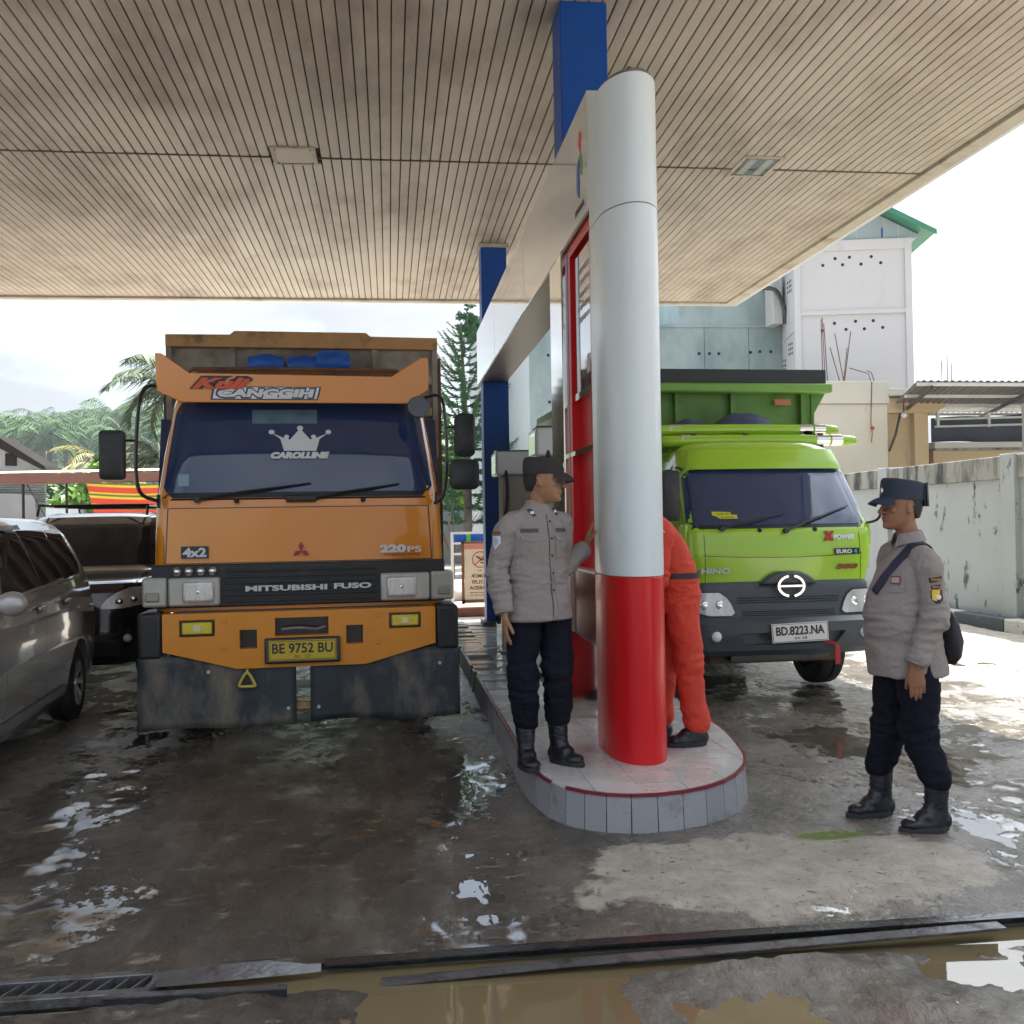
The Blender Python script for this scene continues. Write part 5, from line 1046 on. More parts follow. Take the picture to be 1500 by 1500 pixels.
def hillz(x, y):
    r = sm(y, 60, 190); return 17.5 * r * (1 + .12 * math.sin(x * .035 + .6)) * sm(-x, -260, -20) + 1.0 * fbm((x * .03, y * .03, 2), 3) * r
hl = MB().grid(lambda u, v: (-255 + 415 * u, 55 + 260 * v, hillz(-255 + 415 * u, 55 + 260 * v) - .3), 60, 50).build('hill', mat('scrub_green', (.05, .085, .03), .9, var=.4, vs=.15, world=True, bump=1, bs=.8), None, smooth=True, fix=False, ang=180); tag(hl, kind='structure')
crowns = [palm_mesh(s, 30, 4.6, 16, 1.2, 1.9, .22).mesh('crown', leafp, smooth=False, fix=False) for s in (1, 2, 3)]
ptr = MB().tube([(0, 0, 0), (.1, 0, 1.5), (0, 0, 4.2)], [.35, .3, .28], 8).mesh('trunk', bark, smooth=True)
rnd = random.Random(5); n = 0
yy = 118.
while yy < 205:
    x0 = -(yy * .50) - 2; x1 = -yy * .185 + 6
    xx = x0 + rnd.random() * 5
    while xx < x1:
        px, py = xx + rnd.uniform(-1.2, 1.2), yy + rnd.uniform(-2, 2)
        ph = thing('oil_palm', 'oil palm ' + ('in the lowest rows of the plantation on the hill' if yy < 140 else 'halfway up the palm-covered hillside' if yy < 175 else 'high on the hill against the sky') + (' at the left edge' if px < -yy * .335 else ' towards the orange truck' if px > -yy * .24 else ''), 'oil palm', (px, py, hillz(px, py) - .4), rnd.uniform(0, 360), 'oil palms on the hill')
        link('trunk', ptr, ph); c = link('crown', crowns[n % 3], ph, (0, 0, rnd.uniform(3.2, 5.6))); s = rnd.uniform(.75, 1.3); c.scale = (s, s, s); n += 1; xx += 7.2
    yy += 8.5
for px, py in [(-38 + 9 * k, 62 + 3 * (k % 3)) for k in range(6)]:
    ph = thing('oil_palm', 'nearer oil palm standing at the foot of the hill behind the shed', 'oil palm', (px, py, -.5), rnd.uniform(0, 360), 'nearer oil palms at the foot of the hill'); link('trunk', ptr, ph); link('crown', crowns[n % 3], ph, (0, 0, 1.2)); n += 1
# coconut palms behind the orange truck
t = thing('coconut_palm', 'tall coconut palm with feathery fronds behind the orange truck', 'palm tree', (-6.85, 35, 0), 0)
MB().tube([(.6, 0, 0), (.3, 0, 3), (0, 0, 6.1)], [.2, .16, .13], 10, 4).build('trunk', bark, t, smooth=True)
palm_mesh(11, 24, 2.7, 44, 1.0, 2.1, .075, 6.1, (-.1, 1.3)).build('crown', mat('coconut_frond', (.06, .095, .035), .65, spec=.2, var=.3, vs=1.5), t, fix=False)
t = thing('coconut_palm', 'shorter coconut palm with hanging fronds just left of the orange cab', 'palm tree', (-7.9, 37, 0), 50)
MB().tube([(0, 0, 0), (.1, 0, 4.0)], [.2, .14], 10).build('trunk', bark, t, smooth=True)
palm_mesh(13, 20, 2.8, 40, .85, 2.4, .07, 4.0, (-.2, 1.2)).build('crown', MATS['coconut_frond'], t, fix=False)
t = thing('yellowing_palm', 'small palm with yellowing frond tips beside the left truck mirror', 'palm tree', (-11.8, 45, 0), 0)
MB().tube([(0, 0, 0), (0, 0, 4.2)], [.2, .15], 8).build('trunk', bark, t, smooth=True); palm_mesh(17, 12, 2.6, 22, .6, 2.0, .06, 4.2, (0, 1.2)).build('crown', leafy, t, fix=False)
def leaf_cloud(name, label, cat, c, r, n, ls, m, seed, trunk=True, group=None):
    rn = random.Random(seed); t = thing(name, label, cat, (c[0], c[1], 0), 0, group); mb = MB()
    cl = [(Vector((rn.gauss(0, .45) * r[0], rn.gauss(0, .45) * r[1], c[2] + rn.gauss(0, .45) * r[2])), .22 + .25 * rn.random()) for _ in range(34)]
    for k in range(n):
        q, rr_ = cl[rn.randrange(len(cl))]; d = Vector((rn.gauss(0, 1), rn.gauss(0, 1), rn.gauss(0, 1))).normalized() * rr_ * r[2] * (rn.random() ** .4)
        p = q + d; a = Vector((rn.gauss(0, 1), rn.gauss(0, 1), rn.gauss(0, .6))).normalized() * ls; b = a.cross(Vector((rn.gauss(0, 1), rn.gauss(0, 1), rn.gauss(0, 1)))).normalized() * ls * .45
        mb.add([p - a, p + b, p + a, p - b], [(0, 1, 2, 3)])
    mb.build('crown', m, t, fix=False)
    if trunk: MB().tube([(0, 0, 0), (.05, 0, c[2] * .5), (0, 0, c[2])], [.12, .08, .04], 8, 3).build('trunk', bark, t, smooth=True)
    return t
leaf_cloud('shrub', 'bright sunlit green shrub under the stall roof left of the striped tarpaulin', 'shrub', (-8.3, 30, 2.2), (1.2, .8, .9), 2600, .14, brightl, 3)
leaf_cloud('shrub', 'dark green shrub beneath the stall roof beside the corrugated shed', 'shrub', (-10.2, 34, 1.9), (2.6, 1.2, 1.3), 4200, .15, bush, 4)
leaf_cloud('broadleaf_tree', 'dark leafy tree top peeping over the left end of the white beam', 'tree', (2.86, 33, 8.0), (.42, .5, .5), 1100, .10, pine_m, 6)
leaf_cloud('broadleaf_tree', 'sunlit leafy tree low behind the pine', 'tree', (2.9, 37, 3.6), (2.2, 1.2, 1.7), 6500, .15, brightl, 8)
# norfolk pine
t = thing('norfolk_pine', 'tall norfolk pine with tiered drooping branches between truck and gantry', 'pine tree', (2.25, 30, 0), 0)
MB().tube([(0, 0, 0), (.05, 0, 3), (-.08, 0, 7.5)], [.16, .11, .015], 10, 6).build('trunk', bark, t, smooth=True)
rn = random.Random(21); nm_ = MB(); z = 1.7
while z < 7.45:
    k_ = (7.6 - z) / 5.9; Lb = .22 + 2.35 * k_ ** .75; nb = 6 if k_ < .4 else 9
    for b in range(nb):
        az = b * 2 * math.pi / nb + rn.random() * .8 + z * 2; d = Vector((math.cos(az), math.sin(az), 0)); s_ = Vector((-d.y, d.x, 0)); Lr = Lb * rn.uniform(.8, 1.1); ns = int(8 + Lr * 16); p = Vector((0, 0, z))
        for j in range(ns):
            t_ = j / ns; q = Vector((0, 0, z)) + d * Lr * t_ + Vector((0, 0, Lr * (-.12 * math.sin(t_ * 2.6) + .42 * t_ ** 2 + (.25 if k_ < .5 else .05) * t_)))
            nm_.add([p + s_ * .012, q + s_ * .012, q - s_ * .012, p - s_ * .012], [(0, 1, 2, 3)])
            if t_ > .12:
                for s in (-1, 1):
                    ll = (.13 + .16 * k_) * (1 - .5 * t_) * rn.uniform(.7, 1.2); tip = q + s_ * s * ll * .8 + d * ll * .6 + Vector((0, 0, ll * rn.uniform(-.5, .25))); w2 = Vector((0, 0, .022)); nm_.add([q - w2, q + d * .03 + w2, tip], [(0, 1, 2)]); nm_.add([q - d * .02, q + d * .03, tip], [(0, 1, 2)])
            p = q
    z += .17 + .22 * k_
nm_.build('crown', pine_m, t, fix=False)
t = thing('bare_shrub', 'thin bare-branched shrub below the pine tree', 'shrub', (1.6, 26, 0), 0)
rn = random.Random(9); bb = MB()
for k in range(16):
    a = rn.uniform(0, 6.28); p0 = Vector((0, 0, .6)); p1 = p0 + Vector((math.cos(a) * .4, math.sin(a) * .4, .7 + rn.random() * .4)); p2 = p1 + Vector((math.cos(a + rn.uniform(-1, 1)) * .4, .1, .3 + .3 * rn.random())); bb.tube([p0, p1, p2], [.025, .014, .005], 5)
bb.tube([(0, 0, 0), (0, 0, .65)], .04, 6); bb.build('branches', bark, t)
# ---------------------------------------------------------------- people
def skinm(name, c): 
    m = mat(name, c, .48, var=.10, vs=14, bump=.08, bs=220, spec=.4); m.node_tree.nodes['Principled BSDF'].inputs['Subsurface Weight'].default_value = .08; m.node_tree.nodes['Principled BSDF'].inputs['Subsurface Radius'].default_value = (.02, .008, .004); return m
skA = skinm('tan_skin', (.33, .165, .09)); skB = skinm('brown_skin', (.27, .125, .072))
shirtm = mat('khaki_grey_cloth', (.275, .240, .228), .9, var=.06, vs=6, bump=1.0, bs=34, spec=.2)
navy = mat('navy_trouser_cloth', (.009, .010, .018), .9, var=.15, vs=5, bump=1.0, bs=30, spec=.12)
boot = mat('black_boot_leather', (.010, .012, .017), .32, var=.3, vs=12, bump=.25, bs=60, dirt=((.06, .055, .05), .58, .8, 14)); sole = mat('black_rubber_sole', (.018, .018, .02), .7, bump=.4, bs=80)
capbr = mat('dark_brown_cap_cloth', (.030, .022, .026), .8, var=.1, bump=.3, bs=400); capnv = mat('navy_cap_cloth', (.014, .024, .045), .7, var=.12, bump=.3, bs=400)
hairm = mat('cropped_black_hair', (.018, .016, .018), .7, var=.4, vs=60, bump=.6, bs=350)
redcl = mat('red_coverall_cloth', (.60, .065, .038), .8, var=.09, vs=5, bump=1.0, bs=28, spec=.25)
V3 = Vector
HP = [(-.113, -.058, .000, .018), (-.107, -.078, .016, .030), (-.094, -.086, .034, .041), (-.077, -.082, .052, .051), (-.060, -.085, .064, .057), (-.045, -.083, .072, .061), (-.030, -.082, .080, .065), (-.012, -.079, .089, .069), (.006, -.076, .096, .071), (.024, -.084, .101, .073), (.048, -.085, .104, .0745), (.075, -.074, .101, .070), (.095, -.052, .085, .054), (.107, -.024, .055, .032), (.112, .0, .03, .012)]
def head_mb(M, mb):
    h = MB(); n = 36
    h.rings([[V3((w_ * math.copysign(abs(math.cos(q)) ** .86, math.cos(q)), (yb if math.sin(q) > 0 else -yf) * math.copysign(abs(math.sin(q)) ** (.92 if math.sin(q) > 0 else .80), math.sin(q)), z)) for q in [2 * math.pi * k / n for k in range(n)]] for z, yf, yb, w_ in HP])
    h.tube([(0, -.078, .018), (0, -.088, .002), (0, -.101, -.018), (0, -.107, -.029), (0, -.095, -.037)], [.0070, .0080, .0100, .0112, .0070], 12, 3)
    h.ball((0, -.070, -.030), (.026, .018, .016), 12, 8)
    for s in (-1, 1):
        h.ball((s * .0115, -.095, -.031), (.0075, .0095, .0065), 10, 6); h.ball((s * .040, -.060, -.020), (.017, .016, .016), 12, 8); h.ball((s * .030, -.074, .0225), (.022, .012, .0065), 12, 6)
        E = [V3((s * (.072 + .007 * math.sin(a)), .012 + .016 * math.cos(a), -.004 + .029 * math.sin(a) * (1 if a < 3.3 else .95))) for a in [x * .42 + .2 for x in range(15)]]
        h.tube(E, .0048, 8); h.ball((s * .0735, .012, -.004), (.0045, .0145, .026), 10, 8); h.ball((s * .076, .004, -.030), (.006, .008, .010), 8, 6); h.tube([(s * .070, -.002, -.012), (s * .074, .000, -.004), (s * .070, -.001, .004)], .005, 6)
    h.ball((0, -.084, -.0515), (.0225, .0095, .0055), 16, 8); h.ball((0, -.0825, -.0625), (.0195, .0100, .0068), 16, 8); h.ball((0, -.074, -.098), (.020, .014, .012), 12, 8)
    mb.add([M @ V3(v) for v in h.v], h.f)
def hand_mb(mb, wrist, d, palm, side, curl=.5, spread=.12, flat=False, thumb_out=.6):
    """d: finger direction; palm: direction the palm faces; side: direction of the thumb side"""
    d = V3(d).normalized(); palm = V3(palm); palm = (palm - d * palm.dot(d)).normalized(); side = V3(side); side = (side - d * side.dot(d) - palm * side.dot(palm)).normalized()
    w_ = V3(wrist)
    def ring(c, a, b, n=14): return [c + side * a * math.cos(2 * math.pi * k / n) + palm * b * math.sin(2 * math.pi * k / n) for k in range(n)]
    mb.rings([ring(w_ - d * .03, .026, .019), ring(w_, .027, .018), ring(w_ + d * .03, .036, .017), ring(w_ + d * .065, .042, .015), ring(w_ + d * .090, .041, .013), ring(w_ + d * .100, .036, .010)])
    L_ = (.070, .080, .075, .058)
    for k in range(4):
        off = (.030, .010, -.010, -.029)[k]; base = w_ + d * (.088 - (.006 if k in (0, 3) else 0) - (.005 if k == 3 else 0)) + side * off
        fd = (d + side * (1.5 - k) * spread * .35).normalized(); P = [base - fd * .015, base]; ang = 0; p = base; rr = [.0095, .0092]
        for j, f in enumerate((.45, .30, .25)):
            ang += curl * (.35, .55, .45)[j] * (1 + .12 * k); dd = fd * math.cos(ang) + palm * math.sin(ang); p = p + dd * L_[k] * f; P.append(p); rr.append((.0088, .0080, .0066)[j])
        mb.tube(P, rr, 10, 3)
    b = w_ + d * .028 + side * .026 + palm * .004; t1 = b + (side * thumb_out + d * .7 + palm * .25).normalized() * .038; t2 = t1 + (side * thumb_out * .6 + d * .9 + palm * .35 * (0 if flat else 1)).normalized() * .030; t3 = t2 + (d + side * .15 + palm * .3 * (0 if flat else 1)).normalized() * .022
    mb.tube([b - side * .012 - d * .012, b, t1, t2, t3], [.014, .014, .0115, .0100, .0075], 10, 3)
def oval(c, a, f, b, yaw=0., n=28, e=.9):
    """a: half width, f: front depth, b: back depth"""
    P = []
    for k in range(n):
        t = 2 * math.pi * k / n; x = a * math.copysign(abs(math.cos(t)) ** e, math.cos(t)); s_ = math.sin(t); y = (b if s_ > 0 else f) * math.copysign(abs(s_) ** e, s_)
        P.append(V3((c[0] + x * math.cos(yaw) - y * math.sin(yaw), c[1] + x * math.sin(yaw) + y * math.cos(yaw), c[2])))
    return P
def fold(me, fn):
    """push vertices along their normals"""
    nv = len(me.vertices); co = [v.co.copy() for v in me.vertices]; no = [v.normal.copy() for v in me.vertices]
    for i in range(nv):
        q = fn(co[i]); me.vertices[i].co = co[i] + no[i] * q
    me.update()
def ridge(p, s, seed): 
    v = noise.noise(V3((p[0] * s[0] + seed, p[1] * s[1], p[2] * s[2]))); return (1 - abs(v) * 2.2)
def dist_seg(p, a, b):
    ab = b - a; t = max(0, min(1, (p - a).dot(ab) / ab.length_squared)); return (p - a - ab * t).length, t
def boots(t, ank, toe, kind='boot'):
    """ankle point on the floor and toe direction"""
    a = V3(ank); d = V3((toe[0], toe[1], 0)).normalized(); s = V3((-d.y, d.x, 0))
    def ring(c, w_, f, b, z): return [V3((a.x, a.y, 0)) + d * (c + (f if math.cos(q) > 0 else b) * math.cos(q)) + s * w_ * math.sin(q) + V3((0, 0, a.z + z)) for q in [2 * math.pi * k / 20 for k in range(20)]]
    b = MB()
    if kind == 'boot': b.rings([ring(-.005, .060, .060, .060, .31), ring(-.005, .056, .059, .059, .22), ring(0, .050, .055, .056, .14), ring(.0, .044, .055, .055, .095)])
    b.rings([ring(-.0, .044, .055, .058, .13 if kind == 'boot' else .095), ring(.01, .046, .075, .070, .09), ring(.02, .049, .12, .082, .06), ring(.035, .052, .150, .098, .035), ring(.04, .050, .150, .100, .012)])
    b.ball(a + d * .135 + V3((0, 0, .036)), (.052, .052, .030)); b.ball(a + d * .06 + V3((0, 0, .07)), (.048, .05, .035)); b.ball(a - d * .035 + V3((0, 0, .045)), (.043, .043, .05))
    me = remesh(b, .006, 3)
    fold(me, lambda p: .0022 * ridge(p, (20, 20, 55), 3) * (sm(p.z - a.z, .08, .13)))
    me.materials.append(boot); o = link('boot' if kind == 'boot' else 'shoe', me, t)
    so_ = MB(); so_.rings([ring(.042, .056, .160, .106, .0), ring(.042, .056, .162, .107, .018), ring(.042, .054, .158, .104, .024)]); so_.build('sole', sole, o, smooth=True)
    if kind == 'boot':
        lc = MB()
        for k in range(6): z = .09 + .028 * k; x = .066 - .004 * k if k else .07; lc.beam(a + d * x + s * .018 + V3((0, 0, z)), a + d * x - s * .018 + V3((0, 0, z + .012)), .005, .005)
        lc.build('laces', sole, o)
    return o
def cap(t, M, m, style=0):
    def ell(w_, f, b, z, tz=0, n=32, cy=.014):
        return [V3((1.02 * w_ * math.copysign(abs(math.cos(q)) ** .86, math.cos(q)), cy + (b if math.sin(q) > 0 else f) * math.copysign(abs(math.sin(q)) ** .86, math.sin(q)), z + tz * math.sin(q))) for q in [2 * math.pi * k / n for k in range(n)]]
    c = MB()
    if style == 0: rs = [ell(.079, .106, .100, .040, .002), ell(.080, .107, .101, .052, .002), ell(.078, .104, .102, .066), ell(.077, .098, .100, .092, .004), ell(.071, .088, .094, .106, .006), ell(.055, .07, .078, .114, .004), ell(.03, .04, .045, .118, 0)]
    else: rs = [ell(.080, .108, .102, .040, -.006), ell(.081, .107, .103, .052, -.006), ell(.082, .104, .106, .090, -.010), ell(.083, .100, .108, .116, -.012), ell(.079, .092, .102, .124, -.014), ell(.05, .05, .06, .129, -.008)]
    rs.insert(0, ell(.0785, .105, .099, .030, -.004)); rs.insert(0, ell(.075, .100, .095, .034, -.002)); c.rings(rs, True)
    c.v = [M @ V3(v) for v in c.v]; o = c.build('cap', m, t, smooth=True, ang=60)
    fold(o.data, lambda p: .0015 * fbm((p.x * 25, p.y * 25, p.z * 25), 2))
    b = MB()
    def f(u, v, dz=0):
        an = math.pi * (1.20 + .60 * u); x = .079 * math.cos(an); y = .014 + .105 * math.sin(an); ext = (.068 if style == 0 else .072) * v * math.sin(math.pi * (.08 + .84 * u)) ** .5
        return V3((x * (1 + .12 * v), y - ext, .046 - .022 * v * v - .022 * v * (1 if style == 0 else .35) - .014 * (abs(u - .5) * 2) ** 2 * v + dz))
    b.grid(lambda u, v: f(u, v), 18, 6); b.grid(lambda u, v: f(u, v, -.005), 18, 6); b.v = [M @ V3(v) for v in b.v]; b.build('brim', m, o, smooth=True, fix=False)
    e = MB().ball((0, -.096, .075), (.014, .005, .017), 10, 8); e.v = [M @ V3(v) for v in e.v]; e.build('badge', chrome, o, smooth=True)
    if style == 1:
        q = MB().grid(lambda u, v: V3((.07 * math.cos(math.pi * u), .10 + .030 * math.sin(math.pi * u) + .006 * v, .115 - .115 * v)), 12, 6); q.grid(lambda u, v: V3((.062 * math.cos(math.pi * u), .095 + .028 * math.sin(math.pi * u), .115 - .115 * v)), 12, 6); q.v = [M @ V3(v) for v in q.v]; q.build('neck_flap', mat('grey_green_flap', (.05, .07, .075), .8), o, smooth=True, fix=False)
    return o
def face(t, M):
    wm = mat('eye_white', (.55, .52, .48), .2, var=.02); im = mat('dark_iris', (.012, .008, .006), .1, coat=.5)
    for s in (-1, 1):
        e = MB().ball((s * .031, -.0640, .003), (.0135, .0120, .0085), 12, 8); e.v = [M @ V3(v) for v in e.v]; eo = e.build('eye', wm, t, smooth=True)
        e = MB().ball((s * .031, -.0755, .003), (.0052, .0016, .0056), 10, 6); e.v = [M @ V3(v) for v in e.v]; e.build('iris', im, eo, smooth=True)
        e = MB().tube([(s * .013, -.0880, .0225), (s * .031, -.0870, .0275), (s * .051, -.070, .0215)], [.003, .0038, .002], 6, 3); e.v = [M @ V3(v) for v in e.v]; e.build('eyebrow', hairm, t, smooth=True)
    e = MB().ball((0, -.0885, -.0570), (.019, .0025, .0012), 12, 6); e.v = [M @ V3(v) for v in e.v]; e.build('mouth_line', mat('lip_shadow', (.10, .035, .03), .6), t, smooth=True)
def hair(t, M):
    h = MB(); rs = []
    for i in range(12):
        a = math.pi * i / 22; rs.append([V3((.0765 * math.cos(q) * math.cos(a * .98) , .027 + (.087 if math.sin(q) > 0 else .074) * math.sin(q) * math.cos(a * .98), .030 + .083 * math.sin(a))) for q in [2 * math.pi * k / 28 for k in range(28)]])
    low = [[V3((.0755 * math.cos(q), .027 + (.084 if math.sin(q) > 0 else .066) * math.sin(q), .030 - dz * max(0, min(1, .38 + 1.0 * math.sin(q))))) for q in [2 * math.pi * k / 28 for k in range(28)]] for dz in (.085, .045)]
    for k in range(28):
        q = 2 * math.pi * k / 28
        if math.sin(q) > .2: low[0][k] = low[0][k] * 1.0 + V3((-.010 * math.cos(q), -.012, 0))
    low.insert(0, [V3((p.x * .8, .03 + (p.y - .03) * .86, p.z - .004)) for p in low[0]]); h.rings(low + rs, True); h.v = [M @ V3(v) for v in h.v]; return h.build('hair', hairm, t, smooth=True)
def person(name, label, pos, P):
    t = thing('person', label, 'person', pos, 0, P.get('group'))
    yaw = P['yaw']; Mh = Matrix.Translation(P['head']) @ Matrix.Rotation(P['hyaw'], 4, 'Z') @ Matrix.Rotation(P.get('hpitch', 0), 4, 'X') @ Matrix.Scale(P.get('hs', 1.0), 4)
    sk = P['skin']; b = MB(); J = {k: V3(v) for k, v in P['J'].items()}; B = P.get('belly', 0); lean = P.get('spine')
    # body under the clothes, one continuous surface
    head_mb(Mh, b)
    nb = J['neck']; b.tube([nb + V3((0, 0, -.06)), nb, Mh @ V3((0, .026, -.075)), Mh @ V3((0, .022, -.02))], [.064, .056, .053, .054], 16, 3)
    b.tube([J['pelvis'], (J['pelvis'] + nb) * .5, nb + (J['pelvis'] - nb) * .12], [.09, .085, .065], 18, 3)
    for s in 'RL':
        b.tube([nb + (J['sh' + s] - nb) * .3 - V3((0, 0, .03)), J['sh' + s], J['el' + s], J['wr' + s]], [.035, .040, .034, .025], 14, 4)
        b.tube([J['pelvis'] + (J['hip' + s] - J['pelvis']) * .8, J['hip' + s] - V3((0, 0, .04)), J['kn' + s], J['an' + s] + V3((0, 0, .30)), J['an' + s] + V3((0, 0, .12))], [.06, .07, .050, .040, .034], 14, 4)
        H_ = P.get('hand' + s)
        if H_: hand_mb(b, J['wr' + s], **H_)
    me = remesh(b, .0040, 2); Mi = Mh.inverted()
    for v in me.vertices:     # eye sockets and the line between the lips, in head space
        q = Mi @ v.co
        if -.12 < q.z < .05 and q.y < -.05 and abs(q.x) < .06:
            dz = 0
            for s in (-1, 1): dz += .0075 * math.exp(-(((q.x - s * .031) / .015) ** 2 + ((q.z - .003) / .0095) ** 2))
            dz += .0035 * math.exp(-((q.z + .0570) / .0022) ** 2) * sm(.026 - abs(q.x), 0, .006)
            if dz: v.co = Mh @ (q + V3((0, dz, 0)))
    me.update(); me.materials.append(sk); link('body', me, t)
    face(t, Mh); hair(t, Mh)
    return t, Mh, J
def shirt(t, J, rings, yaw, m, cuffr=.038, P={}, sleeve=(.060, .053, .050, .048)):
    b = MB(); b.rings([oval(c, a, f, bk, yaw) for c, a, f, bk in rings])
    nb = J['neck']
    for s in 'RL':
        a = nb + (J['sh' + s] - nb) * .35 - V3((0, 0, .02)); wr = J['el' + s] + (J['wr' + s] - J['el' + s]) * .93
        b.tube([a - V3((0, 0, .02)), J['sh' + s] + V3((0, 0, -.005)), J['sh' + s] + (J['el' + s] - J['sh' + s]) * .5, J['el' + s], (J['el' + s] + wr) * .5, wr], [sleeve[0] * .95, sleeve[0], sleeve[0] * .95, sleeve[1], sleeve[2], sleeve[3]], 18, 4)
    me = remesh(b, .0062, 5)
    segs = [(J['sh' + s], J['el' + s], J['wr' + s]) for s in 'RL']
    def fn(p):
        v = .008 * ridge(p, (5, 5, 8), 1.7) + .003 * fbm((p.x * 9, p.y * 9, p.z * 5), 2)
        for a, e, w_ in segs:
            d1, t1 = dist_seg(p, a, w_); de = (p - e).length
            v += .012 * math.exp(-(de / .09) ** 2) * ridge(p, (14, 14, 26), 4.2) + .007 * math.exp(-((p - a).length / .11) ** 2) * ridge(p, (16, 16, 8), 9)
            v += .006 * math.exp(-((p - w_).length / .12) ** 2) * ridge(p, (14, 14, 30), 2.1)
        wz = P.get('waist', 1.02); v += .012 * math.exp(-((p.z - wz) / .12) ** 2) * ridge(p, (7, 7, 22), 6.1)
        return v
    fold(me, fn); me.materials.append(m); so_ = link('shirt', me, t)
    for s in 'RL':
        e, w_ = J['el' + s], J['wr' + s]; d = (w_ - e).normalized(); q = e + (w_ - e) * .93; MB().tube([q - d * .055, q - d * .05, q + d * .006, q + d * .008], [sleeve[3] * .9, sleeve[3] + .005, sleeve[3] + .004, sleeve[3] * .85], 20).build('cuff', m, so_, smooth=True, ang=60)
    return so_
def trousers(t, J, top, yaw, m, r=(.115, .092, .088, .098), cuffz=.24, waistr=(.16, .12, .12), belt=True):
    b = MB(); pv = J['pelvis']
    b.rings([oval(pv + V3((0, 0, top - pv.z)), *waistr, yaw), oval(pv + V3((0, 0, .02)), waistr[0] * 1.08, waistr[1] * 1.05, waistr[2] * 1.1, yaw), oval(pv + V3((0, 0, -.07)), waistr[0] * 1.08, waistr[1] * 1.0, waistr[2] * 1.08, yaw), oval(pv + V3((0, 0, -.13)), waistr[0] * .8, waistr[1] * .8, waistr[2] * .9, yaw)])
    for s in 'RL':
        an = J['an' + s]; cu_ = V3((an.x, an.y, an.z + cuffz)); kn = J['kn' + s]
        b.tube([J['hip' + s] + V3((0, 0, .0)), J['hip' + s] + (kn - J['hip' + s]) * .35, kn, (kn + cu_) * .5, cu_ + V3((0, 0, .035)), cu_ + V3((0, 0, -.012))], [r[0] * .9, r[0] * .98, r[1], r[2], r[3], r[3] * .80], 20, 4)
    me = remesh(b, .0066, 4)
    def fn(p):
        v = .009 * ridge(p, (6, 6, 6), 3.3) + .003 * fbm((p.x * 9, p.y * 9, p.z * 6), 2)
        for s in 'RL':
            an = J['an' + s]; dx = math.hypot(p.x - an.x, p.y - an.y)
            if dx < .16: v += .0055 * math.exp(-((p.z - an.z - cuffz - .05) / .10) ** 2) * ridge(p, (9, 9, 20), 5.5) * sm(p.z - an.z - cuffz, -.03, .02)
            v += .012 * math.exp(-((p - J['kn' + s]).length / .15) ** 2) * ridge(p, (8, 8, 18), 8.8)
        v += .006 * math.exp(-((p.z - pv.z + .1) / .08) ** 2) * ridge(p, (14, 14, 6), 1.1)
        return v
    fold(me, fn); me.materials.append(m); return link('trousers', me, t)
def proj_patch(target, org_, u, v, nrm, poly, m, name, parent, off=.003, dense_=8):
    """flat badge shrink-wrapped on cloth: rays along -nrm onto the target mesh"""
    from mathutils.bvhtree import BVHTree
    bvh = BVHTree.FromPolygons([x.co for x in target.data.vertices], [tuple(p.vertices) for p in target.data.polygons])
    u, v, nrm = V3(u).normalized(), V3(v).normalized(), V3(nrm).normalized(); xs = [p[0] for p in poly]; ys = [p[1] for p in poly]
    def hit(a, b, o_):
        q = V3(org_) + u * a + v * b; r = bvh.ray_cast(q + nrm * .3, -nrm); return (r[0] if r[0] else q) + nrm * o_
    cx, cy = sum(xs) / len(xs), sum(ys) / len(ys); n = len(poly); k = MB(); rings = []
    ed = []
    for i in range(n):
        for j in range(dense_): t_ = j / dense_; a, b = poly[i], poly[(i + 1) % n]; ed.append((a[0] + (b[0] - a[0]) * t_, a[1] + (b[1] - a[1]) * t_))
    for f in (1, .75, .5, .25): rings.append([hit(cx + (a - cx) * f, cy + (b - cy) * f, off) for a, b in ed])
    N_ = len(ed)
    for r in rings: k.v += [tuple(p) for p in r]
    skirt = [hit(cx + (a - cx) * 1.0, cy + (b - cy) * 1.0, -.004) for a, b in ed]
    for i in range(3):
        for j in range(N_): k.f.append((i * N_ + j, i * N_ + (j + 1) % N_, (i + 1) * N_ + (j + 1) % N_, (i + 1) * N_ + j))
    k.v.append(tuple(hit(cx, cy, off))); c = len(k.v) - 1; k.f += [(3 * N_ + j, 3 * N_ + (j + 1) % N_, c) for j in range(N_)]
    b0 = len(k.v); k.v += [tuple(p) for p in skirt]; k.f += [(j, b0 + j, b0 + (j + 1) % N_, (j + 1) % N_) for j in range(N_)]
    return k.build(name, m, parent, smooth=True, ang=50), hit
def sq(x0, x1, z0, z1): return [(x0, z0), (x1, z0), (x1, z1), (x0, z1)]
def wraptext(s, hit, cx, cy, wd, ht, m, parent, off=.005):
    o = text(s, .1, m, parent, (0, 0, 0), (0, 0, 0), width=wd, height=ht, bold=.002, ext=0)
    for v in o.data.vertices: v.co = hit(cx + v.co.x, cy + v.co.y, off)
    return o
tagm = mat('dark_brown_patch', (.05, .02, .02), .7); gold = mat('gold_thread', (.55, .36, .06), .6); pale = mat('pale_badge', (.62, .64, .68), .5)
